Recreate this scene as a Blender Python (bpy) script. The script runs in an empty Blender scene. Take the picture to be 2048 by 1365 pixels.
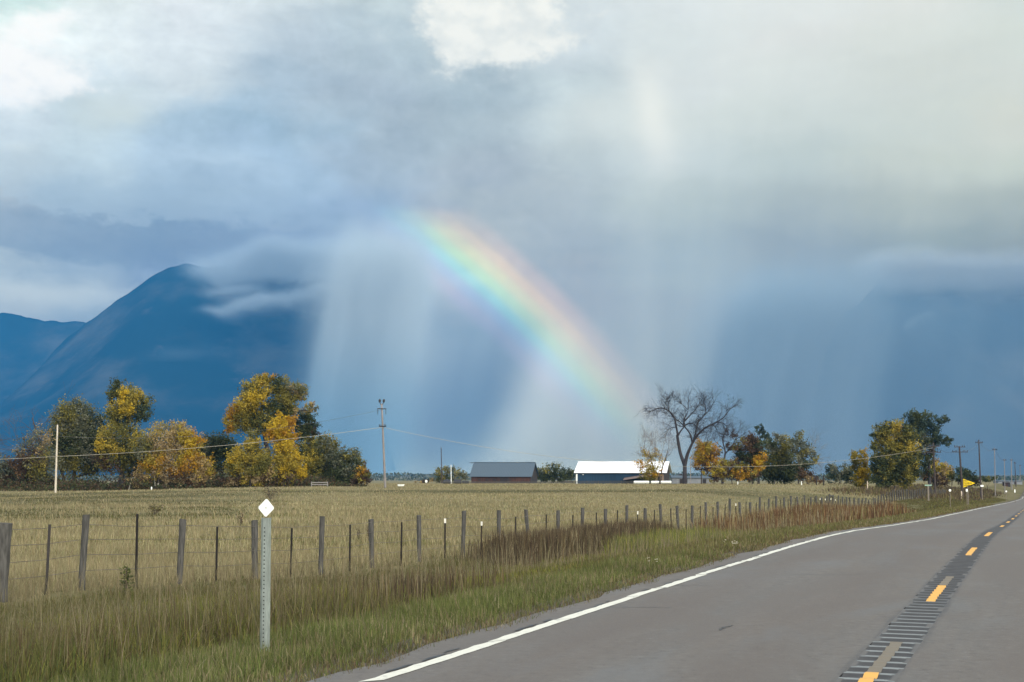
import bpy, math, random
import numpy as np
from mathutils import Vector, Matrix

rng = np.random.default_rng(7)
random.seed(7)
scene = bpy.context.scene
COL = scene.collection

# ------------------------------------------------------------------ camera
FPX = 2730.0                                   # focal length in photo pixels (48 mm)
PITCH = math.atan(257.5 / FPX)
EYE = 1.57
TH = math.atan(0.3868 * math.cos(PITCH))       # heading of the road to the right of the view
CT, ST = math.cos(TH), math.sin(TH)
cam_d = bpy.data.cameras.new('camera')
cam = bpy.data.objects.new('camera', cam_d)
COL.objects.link(cam)
cam.location = (0, 0, EYE)
cam.rotation_euler = (math.radians(90) + PITCH, 0, 0)
cam_d.sensor_width = 36.0
cam_d.lens = FPX / 2048 * 36
cam_d.clip_start = 0.1
cam_d.clip_end = 60000
scene.camera = cam
scene.view_settings.view_transform = 'Standard'
scene.view_settings.look = 'None'
scene.view_settings.gamma = 1.0
scene.view_settings.exposure = 0.0
scene.cycles.volume_bounces = 0
scene.cycles.max_bounces = 6
scene.cycles.diffuse_bounces = 2
scene.cycles.glossy_bounces = 2
scene.cycles.transparent_max_bounces = 8
scene.cycles.volume_max_steps = 64
scene.cycles.caustics_reflective = False
scene.cycles.caustics_refractive = False

def lin(c):
    return tuple((v / 255 / 12.92) if v / 255 <= 0.04045 else ((v / 255 + 0.055) / 1.055) ** 2.4 for v in c)

def ray(px, py):                               # photo pixel -> world direction
    x, y = px - 1024.0, -(py - 682.5)
    return np.array([x, FPX * math.cos(PITCH) - y * math.sin(PITCH), FPX * math.sin(PITCH) + y * math.cos(PITCH)])

def at(px, py, Y):                             # photo pixel at ground distance Y -> world point
    d = ray(px, py)
    d = d * (Y / d[1])
    return Vector((d[0], d[1], d[2] + EYE))

def sky_uv(px, py):                            # photo pixel -> azimuth / elevation (radians)
    d = ray(px, py)
    d /= np.linalg.norm(d)
    return math.atan2(d[0], d[1]), math.asin(d[2])

# ------------------------------------------------------------------ sun (behind the camera, to the right: the bow stands opposite to it)
A_AZ, A_EL = math.radians(-29.5), math.radians(-22.75)
ANTI = Vector((math.sin(A_AZ) * math.cos(A_EL), math.cos(A_AZ) * math.cos(A_EL), math.sin(A_EL)))
sun_d = bpy.data.lights.new('sun', 'SUN')
sun = bpy.data.objects.new('sun', sun_d)
COL.objects.link(sun)
sun.rotation_euler = ANTI.to_track_quat('-Z', 'Y').to_euler()
sun_d.energy = 2.0
sun_d.angle = math.radians(12)
sun_d.color = (1.0, 0.93, 0.82)

# ------------------------------------------------------------------ air
HAZE_DENS = 7.0e-5
HAZE_COL = (0.030, 0.225, 0.545)
HAZE_Y1, HAZE_TOP = 12000.0, 1760.0
HAZE_J = (0.046, 0.270, 0.570)                 # measured colour of very thick haze

# ------------------------------------------------------------------ node helper
class NT:
    def __init__(self, tree):
        self.t = tree
        self.n = tree.nodes
        self.l = tree.links
    def new(self, kind, **kw):
        n = self.n.new(kind)
        for k, v in kw.items():
            setattr(n, k, v)
        return n
    def put(self, sock, v):
        if isinstance(v, S):
            v = v.s
        if isinstance(v, bpy.types.NodeSocket):
            self.l.new(v, sock)
        elif isinstance(v, (tuple, list)) and len(v) == 3 and len(getattr(sock, 'default_value', (0,) * 3)) == 4:
            sock.default_value = (*v, 1)
        else:
            sock.default_value = v
    def m(self, op, *a, clamp=False):
        n = self.new('ShaderNodeMath', operation=op, use_clamp=clamp)
        for i, v in enumerate(a):
            self.put(n.inputs[i], v)
        return S(self, n.outputs[0])
    def noise(self, vec, scale=1, detail=4, rough=0.55, dist=0, lac=2.0):
        n = self.new('ShaderNodeTexNoise')
        self.put(n.inputs['Vector'], vec)
        n.inputs['Scale'].default_value = scale
        n.inputs['Detail'].default_value = detail
        n.inputs['Roughness'].default_value = rough
        n.inputs['Distortion'].default_value = dist
        n.inputs['Lacunarity'].default_value = lac
        return S(self, n.outputs['Fac']), n.outputs['Color']
    def sep(self, v):
        n = self.new('ShaderNodeSeparateXYZ')
        self.put(n.inputs[0], v)
        return [S(self, n.outputs[i]) for i in range(3)]
    def comb(self, x, y, z):
        n = self.new('ShaderNodeCombineXYZ')
        for i, v in enumerate((x, y, z)):
            self.put(n.inputs[i], v)
        return S(self, n.outputs[0])
    def mix(self, f, a, b, blend='MIX'):
        n = self.new('ShaderNodeMix', data_type='RGBA', blend_type=blend)
        self.put(n.inputs[0], f)
        self.put(n.inputs[6], a)
        self.put(n.inputs[7], b)
        return S(self, n.outputs[2])
    def ss(self, v, a, b, lo=0.0, hi=1.0, kind='SMOOTHSTEP'):
        n = self.new('ShaderNodeMapRange', interpolation_type=kind, clamp=True)
        for i, x in enumerate((v, a, b, lo, hi)):
            self.put(n.inputs[i], x)
        return S(self, n.outputs[0])
    def ramp(self, f, stops, kind='LINEAR'):
        n = self.new('ShaderNodeValToRGB')
        cr = n.color_ramp
        cr.interpolation = kind
        while len(cr.elements) < len(stops):
            cr.elements.new(0.5)
        for e, (p, c) in zip(cr.elements, stops):
            e.position = p
            e.color = (*c, 1) if len(c) == 3 else c
        self.put(n.inputs[0], f)
        return S(self, n.outputs[0])
    def gauss(self, x, y, x0, y0, sx, sy, tilt=0.0):
        # soft elongated blob; tilt leans it: centre moves by tilt * (y - y0)
        dx = (x - x0 - (y - y0) * tilt) / sx
        dy = (y - y0) / sy
        return self.m('EXPONENT', (dx * dx + dy * dy) * -1.0)

class S:
    def __init__(self, nt, s):
        self.nt, self.s = nt, s
    def __add__(a, b): return a.nt.m('ADD', a, b)
    def __sub__(a, b): return a.nt.m('SUBTRACT', a, b)
    def __rsub__(a, b): return a.nt.m('SUBTRACT', b, a)
    def __mul__(a, b): return a.nt.m('MULTIPLY', a, b)
    def __truediv__(a, b): return a.nt.m('DIVIDE', a, b)
    __radd__, __rmul__ = __add__, __mul__

# ------------------------------------------------------------------ sky: cloud deck, rain and rainbow by direction, with a Sky Texture showing through thinly
world = bpy.data.worlds.new('World')
scene.world = world
world.use_nodes = True

SKY_X = [0, 150, 350, 550, 750, 950, 1150, 1350, 1600, 1850, 2048]
SKY_Y = [0, 80, 160, 250, 330, 410, 480, 540, 600, 680, 760, 840, 900, 940]
SKY_C = [
 [(205,230,228),(248,253,255),(236,245,252),(205,222,232),(198,214,222),(186,203,214),(165,188,205),(178,199,213),(168,190,208),(140,172,200),(125,162,195),(120,160,190),(120,160,190),(150,180,200)],
 [(222,235,236),(226,238,242),(205,222,232),(188,210,222),(192,214,226),(158,186,208),(143,171,196),(150,178,202),(165,190,210),(140,172,200),(125,162,195),(120,160,190),(120,160,190),(150,180,200)],
 [(222,232,238),(214,227,234),(203,218,226),(168,196,216),(172,200,222),(140,173,202),(130,164,195),(120,155,192),(140,170,200),(140,172,200),(125,162,195),(120,160,190),(120,160,190),(150,180,200)],
 [(208,222,228),(190,208,220),(172,195,212),(160,190,212),(165,195,220),(148,180,209),(138,170,204),(125,160,196),(125,160,196),(120,156,192),(110,150,188),(112,152,188),(118,156,190),(155,185,200)],
 [(196,213,219),(180,200,211),(170,190,205),(168,189,204),(160,184,204),(146,176,206),(143,174,204),(150,180,206),(155,184,206),(138,170,200),(112,152,188),(118,156,190),(125,162,192),(160,188,200)],
 [(190,207,214),(178,199,209),(172,193,205),(172,192,204),(170,188,202),(172,190,202),(170,188,200),(165,187,203),(156,182,205),(135,168,194),(122,155,184),(136,167,190),(155,183,198),(170,195,205)],
 [(214,226,230),(208,222,228),(200,217,223),(198,215,221),(190,207,214),(178,196,207),(166,186,201),(160,180,197),(160,180,198),(163,184,201),(170,192,207),(172,194,208),(168,190,204),(172,195,205)],
 [(224,234,236),(222,233,234),(220,230,231),(215,227,227),(205,220,224),(182,201,207),(170,192,204),(166,189,203),(160,183,200),(155,180,198),(152,178,196),(154,180,198),(162,186,200),(172,195,203)],
 [(230,238,237),(226,233,232),(220,230,229),(208,221,221),(192,209,212),(172,191,199),(155,178,194),(150,174,192),(143,168,190),(130,158,184),(122,152,180),(118,150,178),(125,156,180),(145,175,188)],
 [(226,233,230),(220,229,226),(213,223,220),(208,220,217),(200,213,211),(178,195,198),(155,178,188),(145,168,186),(125,155,182),(108,142,172),(104,138,168),(104,138,166),(108,142,166),(125,158,172)],
 [(217,228,225),(215,226,222),(214,224,221),(212,221,216),(200,214,210),(172,190,194),(150,172,184),(140,163,182),(122,152,180),(106,140,170),(102,136,166),(102,136,164),(106,140,164),(122,155,170)],
]

def haze_T(el):
    L = HAZE_Y1 / max(math.cos(el), 0.1)
    if el > 1e-3:
        L = min(L, (HAZE_TOP - EYE) / math.sin(el))
    return math.exp(-HAZE_DENS * L)

def behind_haze(rgb, el):                      # light that must stand behind the air to be seen as rgb through it
    T = haze_T(el)
    return tuple(max(0.0, (c - j * (1 - T)) / T) for c, j in zip(lin(rgb), HAZE_J))

def build_world():
    N = NT(world.node_tree)
    N.n.clear()
    tc = N.new('ShaderNodeTexCoord')
    D = tc.outputs['Generated']
    dx, dy, dz = N.sep(D)
    az = N.m('ARCTAN2', dx, dy)
    el = N.m('ARCSINE', N.m('MAXIMUM', N.m('MINIMUM', dz, 1.0), -1.0))
    sx0 = az * 2730.0 + 1024.0                 # degrees measured in handy units: 2730 per radian
    sy0 = el * -2730.0 + 940.0
    P = N.comb(sx0, sy0, 0.0)
    # cloud texture bends every boundary; broad puffs plus wisps
    def vec(scx, scy, z=0.0):
        return N.comb(sx0 * scx, sy0 * scy, z)
    _, wc = N.noise(vec(1 / 260, 1 / 150), 1, 6, 0.56, 0.2)
    w1, w2, _z = N.sep(wc)
    _, wf = N.noise(vec(1 / 95, 1 / 60, 3.0), 1, 6, 0.58)
    f1, f2, _z = N.sep(wf)
    calm = N.ss(sy0, 560, 760, 1.0, 0.35)      # rain below the cloud deck is smoother than the deck
    right = N.ss(sx0, 700, 1300, 1.0, 0.7)
    k = calm * right
    sx = sx0 + (w1 - 0.5) * (k * 300.0) + (f1 - 0.5) * (k * 80.0)
    sy = sy0 + (w2 - 0.5) * (k * 210.0) + (f2 - 0.5) * (k * 62.0)
    fac = (sy + 60.0) / 1100.0
    cols = []
    for x, col in zip(SKY_X, SKY_C):
        st = []
        for y, c in zip(SKY_Y, col):
            a, e = sky_uv(x, y)
            st.append(((940 - 2730 * e + 60) / 1100, behind_haze(c, e)))
        cols.append(N.ramp(fac, st, 'B_SPLINE' if False else 'EASE'))
    out = cols[0]
    for i in range(1, len(cols)):
        a0 = 1024 + 2730 * sky_uv(SKY_X[i - 1], 500)[0]
        a1 = 1024 + 2730 * sky_uv(SKY_X[i], 500)[0]
        out = N.mix(N.ss(sx, a0, a1), out, cols[i])
    # stratus streaks on the left, falling rain streaks on the right and centre
    s1, _ = N.noise(vec(1 / 420, 1 / 60, 9.0), 1, 5, 0.55, 0.6)
    left = N.ss(sx0, 500, 1000, 1.0, 0.15) * N.ss(sy0, 620, 700, 1.0, 0.0)
    amp1 = (s1 - 0.5) * left * 0.30
    s2, _ = N.noise(N.comb(sx0 * (1 / 60) + sy0 * (0.10 / 60), sy0 * (1 / 800), 5.0), 1, 5, 0.55)
    rain = N.ss(sx0, 560, 900) * N.ss(sy0, 250, 620, 0.25, 1.0)
    amp2 = (s2 - 0.5) * rain * 0.26
    gain = amp1 + amp2 + 1.0
    s3a, _ = N.noise(vec(1 / 170, 1 / 105, 12.0), 1, 7, 0.60, 0.5)
    s3b, _ = N.noise(vec(1 / 60, 1 / 44, 17.0), 1, 6, 0.60, 0.4)
    s3 = s3a * 0.60 + s3b * 0.40
    gain = gain + (s3 - 0.5) * N.ss(sy0, 560, 720, 1.0, 0.0) * N.ss(sx0, 900, 1500, 0.80, 0.20)
    s4, _ = N.noise(vec(1 / 125, 1 / 105, 61.0), 1, 5, 0.55, 0.3)
    puff = 1.0 - N.m('ABSOLUTE', s4 * 4.0 - 2.0)        # rounded billows
    gain = gain + N.m('MAXIMUM', puff, -0.6) * N.ss(sy0, 480, 640, 1.0, 0.0) * N.ss(sx0, 700, 1200, 0.085, 0.0)
    mul = N.new('ShaderNodeVectorMath', operation='SCALE')
    N.put(mul.inputs[0], out)
    N.put(mul.inputs['Scale'], gain)
    out = S(N, mul.outputs[0])

    def blob(out, rgb, y_ref, amount, g):
        a, e = sky_uv(1024, y_ref)
        return N.mix(g * amount, out, behind_haze(rgb, e))
    def g(px, py, rx, ry, tilt=0.0, warp=0.35):
        a, e = sky_uv(px, py)
        x0, y0 = 1024 + 2730 * a, 940 - 2730 * e
        return N.gauss(sx0 + (sx - sx0) * warp, sy0 + (sy - sy0) * warp, x0, y0, rx, ry, tilt)
    # rain shafts and dark gaps
    out = blob(out, (112, 150, 185), 800, 0.92, g(900, 800, 105, 120, -0.25))
    out = blob(out, (140, 170, 195), 690, 0.7, g(830, 680, 70, 80, 0.3))
    out = blob(out, (116, 148, 177), 800, 0.7, g(1590, 800, 110, 190, -0.3))
    out = blob(out, (186, 207, 218), 880, 0.75, g(1040, 870, 62, 95, -0.55))
    out = blob(out, (196, 214, 226), 740, 0.75, g(1090, 745, 62, 75, -0.35))
    out = blob(out, (165, 192, 212), 640, 0.50, g(735, 640, 42, 110, 0.12))
    out = blob(out, (160, 188, 208), 690, 0.35, g(815, 690, 30, 80, 0.0))
    out = blob(out, (200, 214, 222), 560, 0.35, g(890, 560, 60, 50, 0.5))
    out = blob(out, (180, 200, 212), 620, 0.30, g(1290, 620, 35, 260, 0.0))
    out = blob(out, (238, 244, 240), 240, 0.85, g(1305, 240, 38, 95, 0.22, 0.2))
    out = blob(out, (232, 240, 236), 240, 0.45, g(1200, 235, 80, 60, 0.0))
    out = blob(out, (212, 226, 226), 210, 0.75, g(205, 225, 70, 45, -0.5, 0.6))
    out = blob(out, (188, 214, 234), 335, 0.45, g(455, 335, 110, 16, 0.6, 0.6))
    out = blob(out, (122, 158, 192), 440, 0.55, g(330, 448, 170, 24, 0.0, 0.5))
    # dark ragged bank over the left summit, with a bright slot under it
    hb, _ = N.noise(vec(1 / 190, 1 / 60, 71.0), 1, 6, 0.58)
    hb2, _ = N.noise(vec(1 / 48, 1 / 30, 75.0), 1, 5, 0.6)
    a_, e_ = sky_uv(300, 540)
    yb = sy0 - (940 - 2730 * e_) + (hb - 0.5) * 70.0 + (hb2 - 0.5) * 34.0 + N.ss(sx0, 250, -60, 0.0, 42.0)
    bank = N.ss(yb, 10, -14) * N.ss(yb, -150, -40) * N.ss(sx0 + (hb - 0.5) * 260.0, 860, 560)
    out = blob(out, (124, 157, 188), 500, 0.62, bank)
    top2 = N.ss(yb + 95.0 + (hb2 - 0.5) * 60.0, 12, -10) * N.ss(yb, -260, -150) * N.ss(sx0 + (hb - 0.5) * 300.0, 760, 380)
    out = blob(out, (176, 202, 220), 400, 0.45, top2)
    out = blob(out, (198, 214, 222), 575, 0.60, g(70, 580, 150, 24, 0.0, 0.4))
    out = blob(out, (96, 136, 172), 810, 0.92, g(945, 815, 66, 125, -0.42))
    # white sunlit cloud at the top, ragged edges
    pn, _ = N.noise(vec(1 / 95, 1 / 70, 21.0), 1, 6, 0.58)
    a, e = sky_uv(978, 30)
    ux = (sx0 - (1024 + 2730 * a)) / 190.0
    uy = (sy0 - (940 - 2730 * e)) / 112.0
    r = N.m('SQRT', ux * ux + uy * uy) + (pn - 0.5) * 2.1
    cm = N.ss(r, 1.05, 0.55)
    cm2 = N.ss(r, 1.35, 0.7) * 0.30
    shade, _ = N.noise(vec(1 / 60, 1 / 45, 33.0), 1, 4, 0.5)
    a, e = sky_uv(978, 60)
    out = N.mix(cm2, out, behind_haze((226, 236, 238), e))
    out = N.mix(cm, out, N.mix(N.ss(shade, 0.35, 0.7), behind_haze((246, 250, 246), e), behind_haze((228, 236, 236), e)))
    # brilliant gap at the far left
    a, e = sky_uv(30, 120)
    ux = (sx - (1024 + 2730 * a)) / 130.0
    uy = (sy - (940 - 2730 * e)) / 85.0
    r = N.m('SQRT', ux * ux + uy * uy) + (pn - 0.5) * 2.2
    out = N.mix(N.ss(r, 1.25, 0.35), out, behind_haze((252, 255, 255), e))
    # overcast overhead and behind: brighter towards the zenith
    on, _ = N.noise(D, 3.0, 4, 0.5)
    over = N.mix(on, (1.00, 1.05, 1.12), (1.45, 1.47, 1.48))
    out = N.mix(N.ss(el, math.radians(22), math.radians(50)), out, over)
    out = N.mix(N.ss(N.m('ABSOLUTE', az), math.radians(40), math.radians(110)) * N.ss(el, 0.0, math.radians(12)), out, over)
    # bright glow added round the sun, unseen behind the camera, to light the rain
    vs_ = N.new('ShaderNodeVectorMath', operation='DOT_PRODUCT')
    N.put(vs_.inputs[0], D)
    vs_.inputs[1].default_value = -ANTI
    glow = N.ss(S(N, vs_.outputs['Value']), 0.45, 0.97)
    out = N.mix(glow, out, (4.2, 3.95, 3.6))
    # rainbow: light turned back at 40-43 degrees round the point opposite the sun
    vd = N.new('ShaderNodeVectorMath', operation='DOT_PRODUCT')
    N.put(vd.inputs[0], D)
    vd.inputs[1].default_value = ANTI
    ang = N.m('ARCCOSINE', S(N, vd.outputs['Value'])) * (180 / math.pi)
    b = [(39.5, (0, 0, 0)), (40.15, (.15, .06, .20)), (40.6, (.08, .20, .42)), (41.0, (.06, .58, .48)),
         (41.45, (.42, .76, .18)), (41.9, (.80, .68, .10)), (42.35, (.84, .42, .05)), (42.8, (.40, .15, .04)), (43.5, (0, 0, 0))]
    rb = N.ramp((ang - 39.0) / 5.0, [((p - 39.0) / 5.0, c) for p, c in b], 'EASE')
    rn, _ = N.noise(vec(1 / 130, 1 / 150, 50.0), 1, 2, 0.5)
    rm = N.ramp((sy0 - 380.0) / 560.0, [(0, (0,) * 3), (.05, (.06,) * 3), (.10, (.34,) * 3), (.17, (.70,) * 3), (.24, (1, 1, 1)), (.34, (1, 1, 1)), (.50, (.78,) * 3), (.65, (.50,) * 3), (.78, (.28,) * 3), (.88, (.12,) * 3), (.95, (0, 0, 0))], 'EASE')
    rs = N.sep(rm)[0] * (N.ss(rn, 0.25, 0.65, 0.72, 1.05)) * N.ss(sx0, 680, 850)
    mul = N.new('ShaderNodeVectorMath', operation='SCALE')
    N.put(mul.inputs[0], rb)
    N.put(mul.inputs['Scale'], rs * 1.0)
    out = N.mix(1.0, out, S(N, mul.outputs[0]), 'ADD')
    bg1 = N.new('ShaderNodeBackground')
    N.put(bg1.inputs[0], out)
    bg1.inputs[1].default_value = 1.0
    # thin clear sky behind the cloud
    st = N.new('ShaderNodeTexSky')
    st.sky_type = 'NISHITA'
    st.sun_disc = False
    st.sun_elevation = math.radians(22.75)
    st.sun_rotation = math.radians(150.5)
    bg2 = N.new('ShaderNodeBackground')
    N.put(bg2.inputs[0], st.outputs[0])
    bg2.inputs[1].default_value = 0.10
    ms = N.new('ShaderNodeMixShader')
    ms.inputs[0].default_value = 0.95
    N.put(ms.inputs[1], bg2.outputs[0])
    N.put(ms.inputs[2], bg1.outputs[0])
    ow = N.new('ShaderNodeOutputWorld')
    N.put(ow.inputs[0], ms.outputs[0])
build_world()
world.cycles.sampling_method = 'MANUAL'
world.cycles.sample_map_resolution = 512

# ------------------------------------------------------------------ land: heights in metres, measured along (t) and to the left of (u) the road
def sstep(a, b, x):
    x = np.clip((np.asarray(x, float) - a) / (b - a), 0, 1)
    return x * x * (3 - 2 * x)

_Rz = np.array([(-2000, 0), (12, 0), (20, .03), (28, .03), (32, .01), (37, -.06), (48, -.34), (63, -.67), (94, -1.25), (132, -1.95), (225, -3.75), (362, -6.1), (420, -6.2), (500, -5.6), (600, -5.0), (1000, -7), (2500, -18), (6000, -30), (20000, -30)], float)
_Rt = (_Rz[:, 0] - 4.72 * ST) / CT
_Fz = np.array([(-2000, -.7), (10, -.72), (27, -.81), (30, -.92), (33, -1.04), (36, -1.08), (41.5, -1.1), (47.4, -1.24), (56, -1.4), (65, -1.64), (83, -1.7), (120, -2.1), (135, -2.55), (150, -2.95), (174, -2.4), (222, -2.9), (269, -3.7), (400, -4.1), (600, -4.4), (1000, -7), (2500, -18), (6000, -30), (20000, -30)], float)
_Ft = (_Fz[:, 0] - 17.5 * ST) / CT
_Dz = np.array([(-2000, -.9), (25, -.95), (60, -1.15), (110, -1.25), (160, -1.15), (200, -.98), (260, -1.25), (330, -1.9), (400, -2.3), (600, -4), (1000, -7), (2500, -18), (6000, -30), (20000, -30)], float)

def uv_of(X, Y):
    return -X * CT + Y * ST, X * ST + Y * CT
def xy_of(u, t):
    return -u * CT + t * ST, u * ST + t * CT
def road_z(t):
    return np.interp(t, _Rt, _Rz[:, 1])

def ground_z(X, Y):
    X, Y = np.asarray(X, float), np.asarray(Y, float)
    u, t = uv_of(X, Y)
    R = road_z(t)
    Fp = np.interp(t, _Ft, _Fz[:, 1])
    Dz = np.interp(Y, _Dz[:, 0], _Dz[:, 1]) - 0.65 * sstep(-30, -70, X) * sstep(80, 180, Y) * sstep(900, 500, Y)
    s = sstep(5.7, 14, u)
    bank = R * (1 - s) + Fp * s - 0.24 * np.exp(-((u - 11.8) / 2.2) ** 2) - 0.07 * sstep(5.55, 6.1, u)
    w = sstep(17.5, 43, u)
    h = np.where(u < 17.5, bank, Fp * (1 - w) + Dz * w)
    rough = (0.05 * np.sin(X * .9 + 1.3 * np.sin(Y * .5)) * np.sin(Y * .7 + X * .3) + 0.09 * np.sin(X * .13 + 2) * np.sin(Y * .11 + .5 * np.sin(X * .2)))
    h = h + rough * sstep(6.5, 10, u) * sstep(700, 300, Y)
    right = R - 0.03 - 0.7 * sstep(-6.5, -12, u)
    h = np.where(u < 5.15, right, h)
    h = np.where((u >= 5.15) & (u < 5.45), h - 0.02, h)
    return h

def hit(px, py, y0=4.0, y1=900.0):             # where the ground stands under a photo pixel
    d = ray(px, py)
    Y = np.exp(np.linspace(math.log(y0), math.log(y1), 4000))
    X = d[0] / d[1] * Y
    Z = EYE + d[2] / d[1] * Y
    below = np.nonzero(Z < ground_z(X, Y))[0]
    i = below[0] if len(below) else len(Y) - 1
    return float(X[i]), float(Y[i])

# ------------------------------------------------------------------ building helpers
def tag(o, label=None, cat=None, group=None, kind=None):
    for k, v in (('label', label), ('category', cat), ('group', group), ('kind', kind)):
        if v:
            o[k] = v
    return o

def mesh_obj(name, verts, faces, mat, parent=None, cols=None, smooth=False, loc=None):
    me = bpy.data.meshes.new(name)
    verts = np.asarray(verts, dtype=np.float32)
    if isinstance(faces, np.ndarray) and faces.ndim == 2:
        nf, k = faces.shape
        me.vertices.add(len(verts))
        me.vertices.foreach_set('co', verts.ravel())
        me.loops.add(nf * k)
        me.loops.foreach_set('vertex_index', faces.astype(np.int32).ravel())
        me.polygons.add(nf)
        me.polygons.foreach_set('loop_start', np.arange(0, nf * k, k, dtype=np.int32))
        me.update(calc_edges=True)
    else:
        me.from_pydata([tuple(map(float, v)) for v in verts], [], [tuple(f) for f in faces])
        me.update()
    if cols is not None:
        a = me.color_attributes.new('tint', 'FLOAT_COLOR', 'POINT')
        c = np.ones((len(verts), 4), np.float32)
        c[:, :3] = cols
        a.data.foreach_set('color', c.ravel())
    if smooth:
        me.polygons.foreach_set('use_smooth', np.ones(len(me.polygons), bool))
    for m in (mat if isinstance(mat, (list, tuple)) else [mat]):
        me.materials.append(m)
    o = bpy.data.objects.new(name, me)
    COL.objects.link(o)
    if loc is not None:
        o.location = loc
    if parent:
        o.parent = parent
    return o

def empty(name, loc, label, cat, group=None):
    o = bpy.data.objects.new(name, None)
    o.empty_display_size = 0.3
    COL.objects.link(o)
    o.location = loc
    return tag(o, label, cat, group)

class MB:                                      # gathers boxes, tubes and polygons into one mesh
    def __init__(self):
        self.v, self.f = [], []
    def add(self, vs, fs):
        n = len(self.v)
        self.v += [tuple(p) for p in vs]
        self.f += [tuple(i + n for i in q) for q in fs]
        return self
    def box(self, c, s, rot=0.0, M=None):
        x, y, z = s[0] / 2, s[1] / 2, s[2] / 2
        vs = [Vector((a * x, b * y, d * z)) for d in (-1, 1) for a, b in ((-1, -1), (1, -1), (1, 1), (-1, 1))]
        R = M if M is not None else Matrix.Rotation(rot, 3, 'Z')
        vs = [R @ p + Vector(c) for p in vs]
        return self.add(vs, [(3, 2, 1, 0), (4, 5, 6, 7), (0, 1, 5, 4), (1, 2, 6, 5), (2, 3, 7, 6), (3, 0, 4, 7)])
    def tube(self, pts, rad, n=6, cap=True):
        pts = [Vector(p) for p in pts]
        if not isinstance(rad, (list, tuple)):
            rad = [rad] * len(pts)
        base = len(self.v)
        for i, p in enumerate(pts):
            d = (pts[min(i + 1, len(pts) - 1)] - pts[max(i - 1, 0)])
            d = d.normalized() if d.length > 1e-9 else Vector((0, 0, 1))
            a = d.cross(Vector((0.31, 0.9, 0.17)))
            if a.length < 1e-3:
                a = d.cross(Vector((1, 0, 0)))
            a.normalize()
            b = d.cross(a)
            for k in range(n):
                t = 2 * math.pi * k / n
                self.v.append(tuple(p + (a * math.cos(t) + b * math.sin(t)) * rad[i]))
        for i in range(len(pts) - 1):
            for k in range(n):
                k2 = (k + 1) % n
                self.f.append((base + i * n + k, base + i * n + k2, base + (i + 1) * n + k2, base + (i + 1) * n + k))
        if cap:
            self.f.append(tuple(base + k for k in range(n))[::-1])
            self.f.append(tuple(base + (len(pts) - 1) * n + k for k in range(n)))
        return self
    def build(self, name, mat, parent=None, loc=None, smooth=False):
        return mesh_obj(name, self.v, self.f, mat, parent, smooth=smooth, loc=loc)

# ------------------------------------------------------------------ materials
def material(name):
    m = bpy.data.materials.new(name)
    m.use_nodes = True
    N = NT(m.node_tree)
    b = N.n['Principled BSDF']
    return m, N, b

def simple(name, rgb, rough=0.7, metal=0.0, var=0.25, scale=3.0, stretch=(1, 1, 1), bump=0.0, spec=0.4):
    m, N, b = material(name)
    tc = N.new('ShaderNodeTexCoord')
    mp = N.new('ShaderNodeMapping')
    mp.inputs['Scale'].default_value = stretch
    N.put(mp.inputs[0], tc.outputs['Object'])
    f, _ = N.noise(mp.outputs[0], scale, 5, 0.6)
    dark = tuple(c * (1 - var) for c in rgb)
    lite = tuple(min(1, c * (1 + var)) for c in rgb)
    N.put(b.inputs['Base Color'], N.mix(N.ss(f, 0.3, 0.7), dark, lite))
    b.inputs['Roughness'].default_value = rough
    b.inputs['Metallic'].default_value = metal
    b.inputs['Specular IOR Level'].default_value = spec
    if bump:
        bn = N.new('ShaderNodeBump')
        bn.inputs['Strength'].default_value = bump
        bn.inputs['Distance'].default_value = 0.02
        N.put(bn.inputs['Height'], f)
        N.put(b.inputs['Normal'], bn.outputs[0])
    return m

def leafy(name, trans=0.3, rough=0.75, spec=0.2):
    m, N, b = material(name)
    at_ = N.new('ShaderNodeAttribute')
    at_.attribute_name = 'tint'
    N.put(b.inputs['Base Color'], at_.outputs['Color'])
    b.inputs['Roughness'].default_value = rough
    b.inputs['Specular IOR Level'].default_value = spec
    if trans:
        tr = N.new('ShaderNodeBsdfTranslucent')
        N.put(tr.inputs[0], at_.outputs['Color'])
        mx = N.new('ShaderNodeMixShader')
        mx.inputs[0].default_value = trans
        N.put(mx.inputs[1], b.outputs[0])
        N.put(mx.inputs[2], tr.outputs[0])
        N.put(N.n['Material Output'].inputs[0], mx.outputs[0])
    return m

M_LEAF = leafy('foliage', 0.30)
M_GRASS = leafy('grass_blades', 0.25)
M_BARK = simple('bark', (0.060, 0.050, 0.042), 0.9, var=0.35, scale=2, stretch=(3, 3, .6))
M_BARKPALE = simple('pale_bark', (0.42, 0.40, 0.34), 0.85, var=0.3, scale=2)
M_BARKBLUE = simple('dark_bark', (0.030, 0.028, 0.032), 0.9, var=0.3, scale=2)
M_TWIG = simple('twigs', (0.15, 0.13, 0.115), 0.9, var=0.25)

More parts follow.
